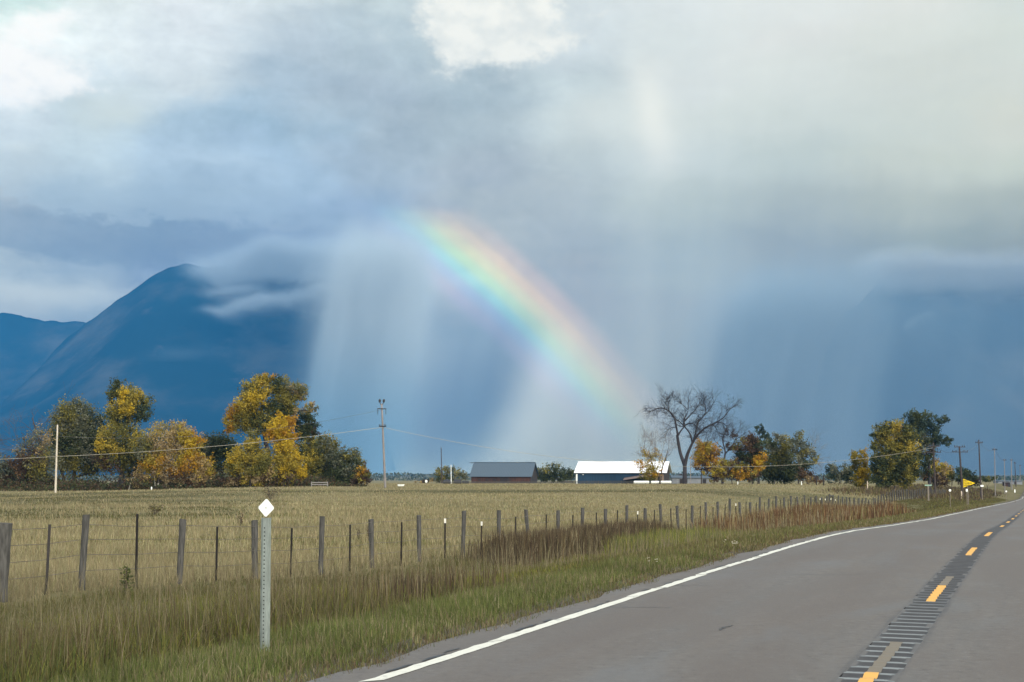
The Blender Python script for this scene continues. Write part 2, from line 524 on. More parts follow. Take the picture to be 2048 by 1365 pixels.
# ground: dry soil, moss and trodden grass
def mat_ground():
    m, N, b = material('soil_and_turf')
    geo = N.new('ShaderNodeNewGeometry')
    P = geo.outputs['Position']
    n1, _ = N.noise(P, 0.05, 6, 0.6)
    n2, _ = N.noise(P, 0.9, 6, 0.65)
    n3, _ = N.noise(P, 7.0, 4, 0.6)
    px_, py_, pz_ = N.sep(P)
    u_ = px_ * -CT + py_ * ST                  # distance from the road
    base = N.mix(N.ss(n1, 0.35, 0.65), (0.095, 0.092, 0.040), (0.15, 0.13, 0.070))
    base = N.mix(N.ss(u_, 16, 19), base, N.mix(N.ss(n1, 0.35, 0.65), (0.15, 0.140, 0.070), (0.24, 0.21, 0.12)))
    gx = (py_ - 140.0) / 24.0
    swale = N.m('EXPONENT', gx * gx * -1.0) * N.ss(px_, -18, -42)
    gx2 = (py_ - 172.0) / 9.0
    swale = swale + N.m('EXPONENT', gx2 * gx2 * -1.0) * N.ss(px_, 75, 50) * N.ss(u_, 18, 26)
    base = N.mix(swale * N.ss(n2, 0.25, 0.6, 0.5, 0.95), base, (0.070, 0.066, 0.030))
    base = N.mix(N.ss(n2, 0.4, 0.7) * 0.6, base, (0.075, 0.075, 0.028))
    base = N.mix(N.ss(n3, 0.45, 0.75) * 0.4, base, (0.10, 0.075, 0.05))
    base = N.mix(N.ss(u_ + (n2 - 0.5) * 0.5, 5.75, 5.35), base, N.mix(n3, (0.060, 0.055, 0.048), (0.115, 0.105, 0.092)))
    N.put(b.inputs['Base Color'], base)
    b.inputs['Roughness'].default_value = 0.95
    b.inputs['Specular IOR Level'].default_value = 0.1
    bn = N.new('ShaderNodeBump')
    bn.inputs['Strength'].default_value = 0.5
    bn.inputs['Distance'].default_value = 0.05
    N.put(bn.inputs['Height'], n3 + n2)
    N.put(b.inputs['Normal'], bn.outputs[0])
    return m

us = np.concatenate([-np.geomspace(9000, 30, 22), np.arange(-22, 4, 3.0), [4.8, 5.1, 5.15, 5.2, 5.45, 5.5, 5.8, 6.1], np.arange(6.5, 20, .5), np.arange(20, 62, 2.0), np.arange(62, 150, 5), np.geomspace(160, 9000, 30)])
ts = np.concatenate([-np.geomspace(1200, 20, 12), np.arange(-14, 4, 3), np.arange(4, 60, .7), np.arange(60, 150, 1.5), np.arange(150, 420, 4), np.geomspace(430, 13000, 40)])
UU, TT = np.meshgrid(us, ts, indexing='ij')
GX, GY = xy_of(UU, TT)
GZ = ground_z(GX, GY)
def grid_faces(a, b):
    i = np.arange(a * b).reshape(a, b)
    return np.stack([i[:-1, :-1], i[1:, :-1], i[1:, 1:], i[:-1, 1:]], -1).reshape(-1, 4)
inside = (np.abs(GX) < 9200) & (GY < 11900) & (GY > -1400)
gf = grid_faces(*GX.shape)
gf = gf[inside.ravel()[gf].all(1)]
ground = mesh_obj('ground', np.stack([GX, GY, GZ], -1).reshape(-1, 3), gf[:, ::-1], mat_ground(), smooth=True)
tag(ground, 'dry grassy valley floor running from the roadside to the mountains', 'ground', kind='structure')

# ------------------------------------------------------------------ road
def mat_asphalt():
    m, N, b = material('worn_asphalt')
    tc = N.new('ShaderNodeTexCoord')
    uvn = N.new('ShaderNodeAttribute')
    uvn.attribute_name = 'tint'                # stores (u, t) of the road
    u_, t_, _z = N.sep(uvn.outputs['Vector'])
    geo = N.new('ShaderNodeNewGeometry')
    P = geo.outputs['Position']
    fine, _ = N.noise(P, 30, 4, 0.75)
    mid, _ = N.noise(P, 2.6, 5, 0.6)
    big, _ = N.noise(N.comb(u_ * 0.9, t_ * 0.10, 0.0), 1.0, 5, 0.6, 0.4)
    streak, _ = N.noise(N.comb(u_ * 5.0, t_ * 0.22, 4.0), 1.0, 4, 0.6)
    col = N.mix(N.ss(big, 0.36, 0.64), (0.088, 0.086, 0.082), (0.098, 0.086, 0.075))
    cr, _ = N.noise(N.comb(u_ * 1.3, t_ * 0.35, 7.0), 1.0, 6, 0.65)
    col = N.mix(N.ss(cr, 0.52, 0.70) * 0.55, col, (0.078, 0.067, 0.059))
    col = N.mix(N.ss(cr, 0.46, 0.30) * 0.4, col, (0.110, 0.110, 0.108))
    col = N.mix(N.ss(streak, 0.35, 0.75) * 0.35, col, (0.125, 0.117, 0.107))
    grain, _ = N.noise(P, 9.0, 5, 0.7)
    col = N.mix(N.ss(grain, 0.50, 0.70) * 0.75, col, (0.134, 0.129, 0.120))
    col = N.mix(N.ss(grain, 0.48, 0.32) * 0.75, col, (0.056, 0.053, 0.050))
    blotch, _ = N.noise(N.comb(u_ * 0.55, t_ * 0.16, 11.0), 1.0, 6, 0.6, 0.6)
    col = N.mix(N.ss(blotch, 0.44, 0.60) * 0.85, col, (0.090, 0.080, 0.072))
    col = N.mix(N.ss(blotch, 0.46, 0.33) * 0.7, col, (0.104, 0.109, 0.112))
    # polished wheel paths are a little darker and browner
    def path(u0, w):
        d = (u_ - u0) / w
        return N.m('EXPONENT', d * d * -1.0)
    wp = (path(2.25, 0.42) + path(3.95, 0.42) + path(-0.2, 0.4)) * N.ss(mid, 0.2, 0.7, 0.55, 1.0)
    col = N.mix(wp * 0.5, col, (0.080, 0.068, 0.060))
    seal = N.ss(N.m('ABSOLUTE', u_ - 1.27) + (streak - 0.5) * 0.22 + (mid - 0.5) * 0.10, 0.27, 0.18)
    col = N.mix(seal * 0.9, col, (0.050, 0.052, 0.055))
    col = N.mix(N.ss(fine, 0.52, 0.72) * 0.65, col, (0.19, 0.18, 0.17))
    col = N.mix(N.ss(fine, 0.46, 0.28) * 0.6, col, (0.060, 0.058, 0.055))
    N.put(b.inputs['Base Color'], col)
    N.put(b.inputs['Roughness'], N.ss(fine, 0.3, 0.7, 0.62, 0.8))
    b.inputs['Specular IOR Level'].default_value = 0.45
    bn = N.new('ShaderNodeBump')
    bn.inputs['Strength'].default_value = 0.35
    bn.inputs['Distance'].default_value = 0.006
    N.put(bn.inputs['Height'], fine)
    N.put(b.inputs['Normal'], bn.outputs[0])
    return m

TS_ROAD = np.concatenate([np.arange(-30, 0, 3.0), np.arange(0, 60, .6), np.arange(60, 160, 2), np.arange(160, 640, 8)])
def strip(name, u_edges, ts_, dz, mat, parent=None, wob=None):
    U, T = np.meshgrid(np.asarray(u_edges, float), ts_, indexing='ij')
    W = U.copy()
    if wob is not None:
        W = U + wob(U, T)
    X, Y = xy_of(W, T)
    Z = road_z(T) + dz
    f = grid_faces(*X.shape)[:, ::-1]
    o = mesh_obj(name, np.stack([X, Y, Z], -1).reshape(-1, 3), f, mat, parent, cols=np.stack([W, T, 0 * T], -1).reshape(-1, 3), smooth=True)
    return o

M_ASPH = mat_asphalt()
C0, C1 = 1.27 + 0.21, 1.27 - 0.21              # rumble strip along the centre line
def ragged(U, T):
    return np.where(U > 5.1, 0.08 * np.sin(T * 1.7) * np.sin(T * .63 + 1) + 0.03 * np.sin(T * 6.1), 0)
r1 = strip('road', [5.16, 5.0, 4.7, 4.0, 3.2, 2.4, C0], TS_ROAD, 0.0, M_ASPH, wob=ragged)
r2 = strip('road', [C1, 0.2, -1, -2.4, -6.3], TS_ROAD, 0.0, M_ASPH)
# one road object
def join(a, b):
    n = len(a.data.vertices)
    va = np.empty(n * 3, np.float32); a.data.vertices.foreach_get('co', va)
    vb = np.empty(len(b.data.vertices) * 3, np.float32); b.data.vertices.foreach_get('co', vb)
    fa = np.array([p.vertices[:] for p in a.data.polygons]); fb = np.array([p.vertices[:] for p in b.data.polygons]) + n
    ca = np.empty(n * 4, np.float32); a.data.color_attributes['tint'].data.foreach_get('color', ca)
    cb = np.empty(len(b.data.vertices) * 4, np.float32); b.data.color_attributes['tint'].data.foreach_get('color', cb)
    o = mesh_obj('road', np.concatenate([va, vb]).reshape(-1, 3), np.concatenate([fa, fb]), a.data.materials[0],
                 cols=np.concatenate([ca, cb]).reshape(-1, 4)[:, :3], smooth=True)
    for q in (a, b):
        q.name = 'spare'
        bpy.data.objects.remove(q)
    o.name = 'road'
    return o
road = join(r1, r2)
tag(road, 'two lane grey asphalt highway with worn wheel paths', 'road', kind='structure')

# milled rumble strip: rounded grooves across the centre line, sealed dark, watery at the bottom, its sky glint painted in
def mat_rumble():
    m, N, b = material('sealed_rumble_strip')
    at_ = N.new('ShaderNodeAttribute')
    at_.attribute_name = 'tint'
    depth, t_, side = N.sep(at_.outputs['Vector'])
    geo = N.new('ShaderNodeNewGeometry')
    n1, _ = N.noise(geo.outputs['Position'], 5.0, 5, 0.65)
    n2, _ = N.noise(geo.outputs['Position'], 40.0, 3, 0.6)
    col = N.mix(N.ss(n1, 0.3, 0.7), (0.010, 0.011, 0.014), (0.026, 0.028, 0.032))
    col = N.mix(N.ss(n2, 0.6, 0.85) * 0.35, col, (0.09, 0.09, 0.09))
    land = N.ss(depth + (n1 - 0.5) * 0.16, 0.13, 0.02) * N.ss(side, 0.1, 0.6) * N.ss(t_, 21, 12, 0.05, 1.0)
    col = N.mix(land * 0.9, col, N.mix(n1, (0.11, 0.125, 0.13), (0.26, 0.295, 0.30)))  # light catching the flats between grooves, painted as pale streaks near the camera
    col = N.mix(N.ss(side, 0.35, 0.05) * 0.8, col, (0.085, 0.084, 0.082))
    wet_glint = N.ss(depth + (n1 - 0.5) * 0.25, 0.90, 0.99) * N.ss(t_, 26, 15, 0.25, 1.0)
    col = N.mix(wet_glint * 0.2, col, (0.10, 0.12, 0.13))  # sky glint of the water painted as paler colour
    N.put(b.inputs['Base Color'], col)
    N.put(b.inputs['Roughness'], N.mix(wet_glint * 0.5, (0.7,) * 3, (0.15,) * 3))
    b.inputs['Specular IOR Level'].default_value = 0.7
    return m
GRV = 0.33
t_r = np.concatenate([np.arange(-2, 75, GRV / 12), np.arange(75, 400, 6)])
u_r = np.linspace(C0, C1, 17)
U, T = np.meshgrid(u_r, t_r, indexing='ij')
ph = np.clip((np.cos(T / GRV * 2 * math.pi) + .75) / 1.75, 0, 1) ** 0.8
gi = np.floor(T / GRV + .5)
side = np.clip(1.15 - np.abs((U - 1.27) / 0.195 + 0.14 * np.sin(gi * 2.4) + .08 * np.sin(gi * 5.1)) ** 5, 0, 1)
D_ = ph * side * (T < 75)
X, Y = xy_of(U, T)
Z = road_z(T) - 0.020 * D_
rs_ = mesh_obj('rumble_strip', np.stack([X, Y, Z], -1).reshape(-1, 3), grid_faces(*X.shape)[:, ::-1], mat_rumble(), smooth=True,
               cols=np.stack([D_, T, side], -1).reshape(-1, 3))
tag(rs_, 'dark sealed rumble strip milled into the middle of the road', 'rumble strip', kind='structure')

def mat_paint(name, rgb, wear=0.5):
    m, N, b = material(name)
    geo = N.new('ShaderNodeNewGeometry')
    n1, _ = N.noise(geo.outputs['Position'], 9.0, 5, 0.7)
    n2, _ = N.noise(geo.outputs['Position'], 60.0, 3, 0.6)
    w = N.ss(n1, 0.52, 0.72) * wear + N.ss(n2, 0.55, 0.8) * 0.25
    N.put(b.inputs['Base Color'], N.mix(w, rgb, tuple(0.45 * c + 0.06 for c in rgb)))
    b.inputs['Roughness'].default_value = 0.6
    return m
M_WHITE = mat_paint('white_road_paint', (0.60, 0.61, 0.54), 0.85)
M_YELLOW = mat_paint('yellow_road_paint', (0.60, 0.33, 0.07), 0.45)
M_FADED = mat_paint('faded_road_paint', (0.135, 0.118, 0.088), 1.0)
M_CRACK = simple('crack_sealant', (0.018, 0.018, 0.020), 0.45, var=0.3)

# white edge line: short runs with chipped, uneven ends and edges
verts, faces = [], []
t = 1.0
rl = random.Random(3)
while t < 420:
    L = rl.uniform(1.1, 3.2) * (1 if t < 60 else 5)
    n = max(3, int(L / 0.18) if t < 60 else 4)
    off = rl.uniform(-.03, .03)
    for k in range(n + 1):
        tt = t + L * k / n
        w0 = 4.72 + 0.062 + off + rl.uniform(-.022, .016)
        w1 = 4.72 - 0.062 + off + rl.uniform(-.006, .006)
        for j, w in enumerate((w0, w1)):
            q = tt + (0.10 if j else -0.05) * (k in (0, n))
            x, y = xy_of(w, q)
            verts.append((x, y, float(road_z(q)) + 0.005))
    b0 = len(verts) - 2 * (n + 1)
    faces += [(b0 + 2 * k + 1, b0 + 2 * k + 3, b0 + 2 * k + 2, b0 + 2 * k) for k in range(n)]
    t += L + rl.choice((0.0, 0.01, 0.03, 0.08, 0.14))
o = mesh_obj('edge_line', verts, faces, M_WHITE)
tag(o, 'white painted edge line along the left side of the road', 'road marking', kind='structure')

def dash(t0, t1, mat, name, label, w=0.105, group=None):
    vs, fs = [], []
    n = max(2, int((t1 - t0) / 0.0825))
    for k in range(n + 1):
        tt = t0 + (t1 - t0) * k / n
        d = 0.020 * max(0, (math.cos(tt / GRV * 2 * math.pi) + .75) / 1.75) ** 0.8 * (tt < 75)
        for s in (1, -1):
            x, y = xy_of(1.27 + s * w / 2 + rl.uniform(-.006, .006), tt)
            vs.append((x, y, float(road_z(tt)) - d + 0.005))
    fs = [(2 * k + 1, 2 * k + 3, 2 * k + 2, 2 * k) for k in range(n)]
    return tag(mesh_obj(name, vs, fs, mat), label, 'road marking', group, 'structure')
def t_row(py, Yguess=None):                    # road distance of the centre line at a photo row
    best = None
    for tt in np.arange(4, 300, 0.02):
        x, y = xy_of(1.27, tt)
        z = float(road_z(tt)) - EYE
        v = 682.5 - FPX * ((z * math.cos(PITCH) - y * math.sin(PITCH)) / (y * math.cos(PITCH) + z * math.sin(PITCH)))
        if best is None or abs(v - py) < best[0]:
            best = (abs(v - py), tt)
    return best[1]
rows = [(1450, 1345), (1202, 1172), (1110, 1096), (1072.5, 1065), (1054, 1051.5)]
ord_ = ['nearest the camera', 'second', 'third', 'fourth', 'fifth']
last = 0
for i, (a, b_) in enumerate(rows):
    t0, t1 = t_row(a), t_row(b_)
    dash(t0, t1, M_YELLOW, 'centre_dash', ('yellow centre line dash at the bottom edge, nearest of the row' if i == 0 else f'yellow centre line dash, {ord_[i]} of the row up the road'), group='yellow dashes of the centre line')
    last = t0
for i in range(7):
    t0 = last + 9.4 * (i + 1)
    dash(t0, t0 + 3.0, M_YELLOW, 'centre_dash', f'small far yellow centre line dash, {["sixth", "seventh", "eighth", "ninth", "tenth", "eleventh", "twelfth"][i]} of the row up the road', group='yellow dashes of the centre line')
dash(t_row(1345) + .02, t_row(1283), M_FADED, 'faded_dash', 'faded tan remains of an old centre dash before the nearest yellow one')
dash(t_row(1172) + .02, t_row(1152), M_FADED, 'faded_dash', 'faded tan tail of the second yellow centre dash')

# cracks: thin sealant-filled wandering lines
def crack(pts, name, label, w=0.018):
    vs, fs = [], []
    P = []
    for (x0, y0), (x1, y1) in zip(pts[:-1], pts[1:]):
        for k in range(8):
            P.append((x0 + (x1 - x0) * k / 8 + rl.uniform(-.02, .02), y0 + (y1 - y0) * k / 8 + rl.uniform(-.03, .03)))
    P.append(pts[-1])
    for k, (x, y) in enumerate(P):
        a = Vector(P[min(k + 1, len(P) - 1)]) - Vector(P[max(k - 1, 0)])
        a.normalize()
        nrm = Vector((-a.y, a.x))
        ww = w * rl.uniform(.4, 1.2) / 2
        for s in (1, -1):
            q = Vector((x, y)) + nrm * ww * s
            u_, t_ = uv_of(q.x, q.y)
            vs.append((q.x, q.y, float(road_z(t_)) + 0.0035))
    fs = [(2 * k, 2 * k + 1, 2 * k + 3, 2 * k + 2) for k in range(len(P) - 1)]
    o = mesh_obj(name, vs, fs, M_CRACK)
    n = np.array([p.normal[2] for p in o.data.polygons])
    if n.mean() < 0:
        o.data.flip_normals()
    return tag(o, label, 'crack', kind='structure')
def onroad(px, py):
    d = ray(px, py)
    Y = np.linspace(6, 120, 6000)
    X = d[0] / d[1] * Y
    Z = EYE + d[2] / d[1] * Y
    u_, t_ = uv_of(X, Y)
    i = int(np.argmax(Z < road_z(t_)))
    return float(X[i]), float(Y[i])
# broken crack along the outer side of the edge line
vs, fs = [], []
t = 7.0
while t < 60:
    L = rl.uniform(.12, .7)
    u0 = 4.72 + .075 + rl.uniform(-.02, .05)
    n = max(2, int(L / .09))
    b0 = len(vs)
    for k in range(n + 1):
        w = rl.uniform(.012, .034) * math.sin(math.pi * (k + .3) / (n + .6))
        uu = u0 + rl.uniform(-.012, .012)
        for s in (1, -1):
            q = t + L * k / n
            x, y = xy_of(uu + s * w, q)
            vs.append((x, y, float(road_z(q)) + .0062))
    fs += [(b0 + 2 * k + 1, b0 + 2 * k + 3, b0 + 2 * k + 2, b0 + 2 * k) for k in range(n)]
    t += L + rl.choice((.05, .15, .3, .7, 1.3))
tag(mesh_obj('edge_crack', vs, fs, M_CRACK), 'broken dark crack along the outer side of the white edge line', 'crack', kind='structure')
crack([onroad(1436, 1262), onroad(1448, 1256), onroad(1464, 1252)], 'road_crack', 'short dark crack in the middle of the near lane', 0.035)
crack([onroad(1335, 1171), onroad(1370, 1172), onroad(1420, 1171)], 'road_crack', 'thin crosswise crack starting at the break in the edge line', 0.02)
crack([onroad(1195, 1213), onroad(1240, 1215), onroad(1340, 1216)], 'road_crack', 'thin crosswise crack nearest the camera by the edge line', 0.02)
crack([onroad(1500, 1148), onroad(1600, 1150), onroad(1730, 1149)], 'road_crack', 'thin crosswise crack halfway up the near lane', 0.014)
crack([onroad(1880, 1060 - 15), onroad(1960, 1046 - 6)], 'road_crack', 'thin far crosswise crack in the near lane', 0.06)

# ------------------------------------------------------------------ mountains
def mat_mountain():
    m, N, b = material('forested_mountainside')
    geo = N.new('ShaderNodeNewGeometry')
    n1, _ = N.noise(geo.outputs['Position'], 0.0011, 7, 0.6)
    n2, _ = N.noise(geo.outputs['Position'], 0.004, 5, 0.6)
    c = N.mix(N.ss(n1, 0.42, 0.75), (0.010, 0.022, 0.026), (0.095, 0.092, 0.078))
    c = N.mix(N.ss(n2, 0.58, 0.75) * 0.4, c, (0.12, 0.11, 0.10))
    N.put(b.inputs['Base Color'], c)
    b.inputs['Roughness'].default_value = 1.0
    b.inputs['Specular IOR Level'].default_value = 0.0
    return m
M_MOUNT = mat_mountain()
def fbm(x, y, seed, octaves=6):
    r = np.random.default_rng(seed)
    out = np.zeros_like(x)
    a = 1.0
    for k in range(octaves):
        f = 2.0 ** k
        th = r.uniform(0, 6.28, 3)
        for q in th:
            out += a / 3 * np.sin((x * math.cos(q) + y * math.sin(q)) * f + r.uniform(0, 6.28) + 1.3 * np.sin((y * math.cos(q) - x * math.sin(q)) * f * .7 + r.uniform(0, 6.28)))
        a *= 0.52
    return out
def mountain(name, label, sil, Yc, seed, slope=2600, rough=55):
    px = np.array([s[0] for s in sil], float)
    py = np.array([s[1] for s in sil], float)
    xs = (np.linspace(px[0], px[-1], 220) - 1024) / FPX * Yc
    crest = np.interp(np.linspace(px[0], px[-1], 220), px, (940 - py) / FPX * Yc)
    crest = crest + (fbm(xs / 260, xs * 0, seed + 3, 4) * 20 + fbm(xs / 70, xs * 0, seed + 4, 3) * 7) * np.clip(crest / 600, 0, 1)
    d = np.concatenate([np.linspace(-slope, 0, 60), np.linspace(30, 480, 8)])
    X, Dd = np.meshgrid(xs, d, indexing='ij')
    Y = Yc + Dd
    s = np.where(Dd < 0, 1 + Dd / slope, 1 - Dd / 700)
    spur = fbm(X / 700, Dd * 0 + seed, seed, 3) * 0.30 * (1 - s) * np.where(Dd < 0, 1, 0)
    h = crest[:, None] * np.clip(s + spur * s * 2.4, 0, 1) ** 1.05
    h = h + fbm(X / 420, Y / 420, seed + 1, 6) * rough * np.clip(1.15 - s, 0, 1) * s * 2.6 + np.abs(fbm(X / 95, Y / 95, seed + 7, 3)) * 14 * sstep(.8, 1, s)
    h = h + fbm(X / 160, Y / 160, seed + 2, 4) * 9 * s
    base = np.interp(Y, _Dz[:, 0], _Dz[:, 1]) - 6
    Z = base + np.maximum(h, -20) + 6 * (s > .999)
    o = mesh_obj(name, np.stack([X, Y, Z], -1).reshape(-1, 3), grid_faces(*X.shape), M_MOUNT, smooth=True)
    return tag(o, label, 'mountain', kind='structure')
mountain('mountain', 'dark blue forested mountain with its summit under the cloud at left',
         [(30, 790), (110, 690), (172, 632), (225, 592), (252, 577), (310, 540), (335, 529), (380, 525), (430, 527), (500, 535), (590, 545), (640, 553), (690, 566), (715, 600), (738, 680), (760, 780), (785, 938)], 10300, 5)
mountain('mountain', 'lower blue ridge at the far left edge behind the big mountain',
         [(-500, 640), (-200, 612), (-60, 640), (0, 622), (20, 624), (60, 633), (110, 630), (160, 632), (200, 640), (260, 690), (330, 780), (400, 900)], 11400, 11, slope=2200)
mountain('mountain', 'hazy blue mountain with a steep left flank at right edge',
         [(1600, 938), (1625, 800), (1655, 690), (1695, 614), (1722, 600), (1745, 572), (1770, 548), (1792, 533), (1840, 528), (1900, 522), (1980, 530), (2060, 520), (2200, 500), (2500, 560), (2800, 700)], 11000, 23)

# ------------------------------------------------------------------ the air, the rain and the low cloud, as volumes
def closed_box(name, x0, x1, y0, y1, z0, z1, mat):
    mb = MB().box(((x0 + x1) / 2, (y0 + y1) / 2, (z0 + z1) / 2), (x1 - x0, y1 - y0, z1 - z0))
    return mb.build(name, mat)
mh, N, b = material('blue_air')
N.n.remove(b)
pv = N.new('ShaderNodeVolumePrincipled')
pv.inputs['Color'].default_value = (*HAZE_COL, 1)
pv.inputs['Density'].default_value = HAZE_DENS
pv.inputs['Anisotropy'].default_value = -0.3
N.put(N.n['Material Output'].inputs['Volume'], pv.outputs[0])
haze = closed_box('haze', -9500, 9500, -1500, HAZE_Y1, -34, HAZE_TOP, mh)
tag(haze, 'blue rainy air filling the whole valley', 'haze', kind='stuff')

def mat_rain():
    m, N, b = material('falling_rain')
    N.n.remove(b)
    geo = N.new('ShaderNodeNewGeometry')
    X, Y, Z = N.sep(geo.outputs['Position'])
    k = 2730.0 / 8000.0                        # metres -> the same handy units as the sky
    x = X * k + 1024.0
    y = Z * -k + 940.0
    s1, _ = N.noise(N.comb(x * (1 / 52) + y * (0.20 / 52), y * (1 / 520), Y * 0.0004), 1, 4, 0.5)
    s2, _ = N.noise(N.comb(x * (1 / 260), y * (1 / 420), 3.0), 1, 4, 0.5)
    xe = x + (s1 - 0.5) * 60.0 + (y - 700.0) * 0.16
    left = N.ss(xe, 570, 700) * N.ss(xe, 890, 770) * 0.55 + N.ss(xe, 640, 715) * N.ss(xe, 850, 790) * 1.35
    veil = N.ss(xe, 800, 860) * N.ss(xe, 1120, 980) * N.ss(y, 610, 700) * 0.10
    core = left + veil + N.ss(xe, 1340, 1600) * N.ss(xe, 1660, 1770, 1.7, 0.30) * N.ss(y, 505, 640)
    up = N.ss(y, 430, 560)
    d = core * up * N.ss(s1, 0.28, 0.72, 0.65, 1.3) * N.ss(s2, 0.3, 0.7, 0.8, 1.15)
    pv = N.new('ShaderNodeVolumePrincipled')
    tone = N.mix(N.ss(y, 620, 900), (0.74, 0.90, 0.98), (0.40, 0.66, 0.86))
    tone = N.mix(N.ss(xe, 1200, 1450), tone, (0.54, 0.73, 0.85))
    N.put(pv.inputs['Color'], tone)
    pv.inputs['Anisotropy'].default_value = -0.62
    N.put(pv.inputs['Density'], d * 1.6e-3)
    N.put(N.n['Material Output'].inputs['Volume'], pv.outputs[0])
    m.cycles.volume_step_rate = 0.6
    return m
rain = closed_box('rain', -1900, 3900, 7300, 8700, -30, 2150, mat_rain())
tag(rain, 'pale curtain of rain falling before the mountains', 'rain', kind='stuff')

def mat_lowcloud():
    m, N, b = material('low_cloud')
    N.n.remove(b)
    geo = N.new('ShaderNodeNewGeometry')
    X, Y, Z = N.sep(geo.outputs['Position'])
    k = 2730.0 / 8500.0
    x = X * k + 1024.0
    y = Z * -k + 940.0
    n1, wc = N.noise(N.comb(x * (1 / 150), y * (1 / 95), Y * 0.0009), 1, 6, 0.55)
    w1, w2, _z = N.sep(wc)
    n2, _ = N.noise(N.comb(x * (1 / 42), y * (1 / 26), Y * 0.002), 1, 4, 0.55)
    xw = x + (w1 - 0.5) * 70.0
    yw = y + (w2 - 0.5) * 60.0 + (n2 - 0.5) * 22.0
    # deck that swallows the summits: its base falls from the left summit to the right
    base = N.ss(xw, 300, 460, 533.0, 551.0) + N.ss(xw, 450, 600, 0.0, 6.0) - N.ss(xw, 620, 740, 0.0, 2.0)
    base = base - N.ss(xw, 1750, 1980, 6.0, -6.0)
    up = base - yw                             # height above the base
    tp = N.ss(xw, 310, 560, 14.0, 80.0)
    deck = N.ss(up, -12.0, 20.0) * N.ss(up - tp, 40.0, -40.0) * N.ss(xw, 296, 400) * N.ss(xw, 815, 640)
    deck = deck + N.ss(up, -12.0, 22.0) * N.ss(up, 95.0, 35.0) * N.ss(xw, 1745, 1830) * 0.55
    # drooping scrap of cloud on the flank
    def g(px, py, rx, ry, tilt):
        return N.gauss(xw, yw, px, py, rx, ry, tilt)
    scrap = g(600, 574, 78, 17, -1.6) + g(520, 592, 62, 13, -2.4) + g(470, 603, 34, 14, -1.5) + g(445, 560, 46, 11, 0.0) * 0.7 + g(700, 560, 70, 22, 0.0)
    wisp = (g(395, 605, 22, 9, 0.0) + g(330, 695, 60, 14, -1.5) * 0.15 + g(1907, 622, 6, 9, 0.0) * 0.9) * 0.6
    d = (deck * 1.0 + scrap * 0.75 + wisp * 0.35) * N.ss(n1, 0.25, 0.7, 0.55, 1.25)
    pv = N.new('ShaderNodeVolumePrincipled')
    N.put(pv.inputs['Color'], N.mix(N.ss(x, 1000, 1600), (0.52, 0.66, 0.78), (0.80, 0.92, 0.95)))
    pv.inputs['Anisotropy'].default_value = -0.62
    N.put(pv.inputs['Density'], d * 9.0e-3)
    N.put(N.n['Material Output'].inputs['Volume'], pv.outputs[0])
    m.cycles.volume_step_rate = 0.6
    return m
mlc = mat_lowcloud()
lc = closed_box('cloud', -2700, -450, 8750, 9400, 700, 1900, mlc)
tag(lc, 'soft grey cloud lying over the top of the left mountain', 'cloud', kind='stuff')
lc = closed_box('cloud', 2000, 4200, 8750, 9400, 900, 1900, mlc)
tag(lc, 'soft grey cloud lying over the top of the hazy right mountain', 'cloud', kind='stuff')

# ------------------------------------------------------------------ grass: real blades, one object per kind of growth
def blades(name, label, X, Y, h, w, col, cat='grass', lean=0.35, mat=None, curl=0.0, seed=1, tipcol=None):
    r = np.random.default_rng(seed)
    n = len(X)
    Z = ground_z(X, Y) - 0.02
    az = r.uniform(0, 2 * np.pi, n)
    face = r.normal(0, 0.9, n)                 # blades turn their flat side in all directions
    tilt = np.abs(r.normal(0, lean, n))
    dx, dy = np.cos(az) * np.sin(tilt) * h, np.sin(az) * np.sin(tilt) * h
    hz = np.cos(tilt) * h
    wx, wy = np.cos(face) * w / 2, np.sin(face) * w / 2
    V = np.empty((n, 5, 3), np.float32)
    V[:, 0] = np.stack([X - wx, Y - wy, Z], -1)
    V[:, 1] = np.stack([X + wx, Y + wy, Z], -1)
    mx, my, mz = X + dx * .42, Y + dy * .42, Z + hz * .58
    V[:, 2] = np.stack([mx + wx * .8, my + wy * .8, mz], -1)
    V[:, 3] = np.stack([mx - wx * .8, my - wy * .8, mz], -1)
    V[:, 4] = np.stack([X + dx, Y + dy, Z + hz * (1 - .25 * tilt)], -1)
    b = np.arange(n) * 5
    q = np.stack([b, b + 1, b + 2, b + 3], -1)
    tri = np.stack([b + 3, b + 2, b + 4], -1)
    me = bpy.data.meshes.new(name)
    me.vertices.add(n * 5)
    me.vertices.foreach_set('co', V.ravel())
    me.loops.add(n * 7)
    me.loops.foreach_set('vertex_index', np.concatenate([q.ravel(), tri.ravel()]).astype(np.int32))
    me.polygons.add(2 * n)
    me.polygons.foreach_set('loop_start', np.concatenate([np.arange(n) * 4, n * 4 + np.arange(n) * 3]).astype(np.int32))
    me.update(calc_edges=True)
    a = me.color_attributes.new('tint', 'FLOAT_COLOR', 'POINT')
    C = np.ones((n, 5, 4), np.float32)
    C[:, :, :3] = col[:, None, :]
    if tipcol is not None:
        C[:, 4, :3] = tipcol
    a.data.foreach_set('color', C.ravel())
    me.materials.append(mat or M_GRASS)
    o = bpy.data.objects.new(name, me)
    COL.objects.link(o)
    return tag(o, label, cat, kind='stuff')

def n2(x, y, s, seed):                         # cheap smooth noise in -1..1
    return np.clip(fbm(np.asarray(x, float) / s * 2.2, np.asarray(y, float) / s * 2.2, seed, 4) * 0.75, -1, 1)

def pal(cols, wts, n, r, jit=0.22):
    i = r.choice(len(cols), n, p=np.array(wts) / sum(wts))
    c = np.array(cols)[i]
    return c * r.uniform(1 - jit, 1 + jit, (n, 1)) * r.uniform(.94, 1.06, (n, 3))

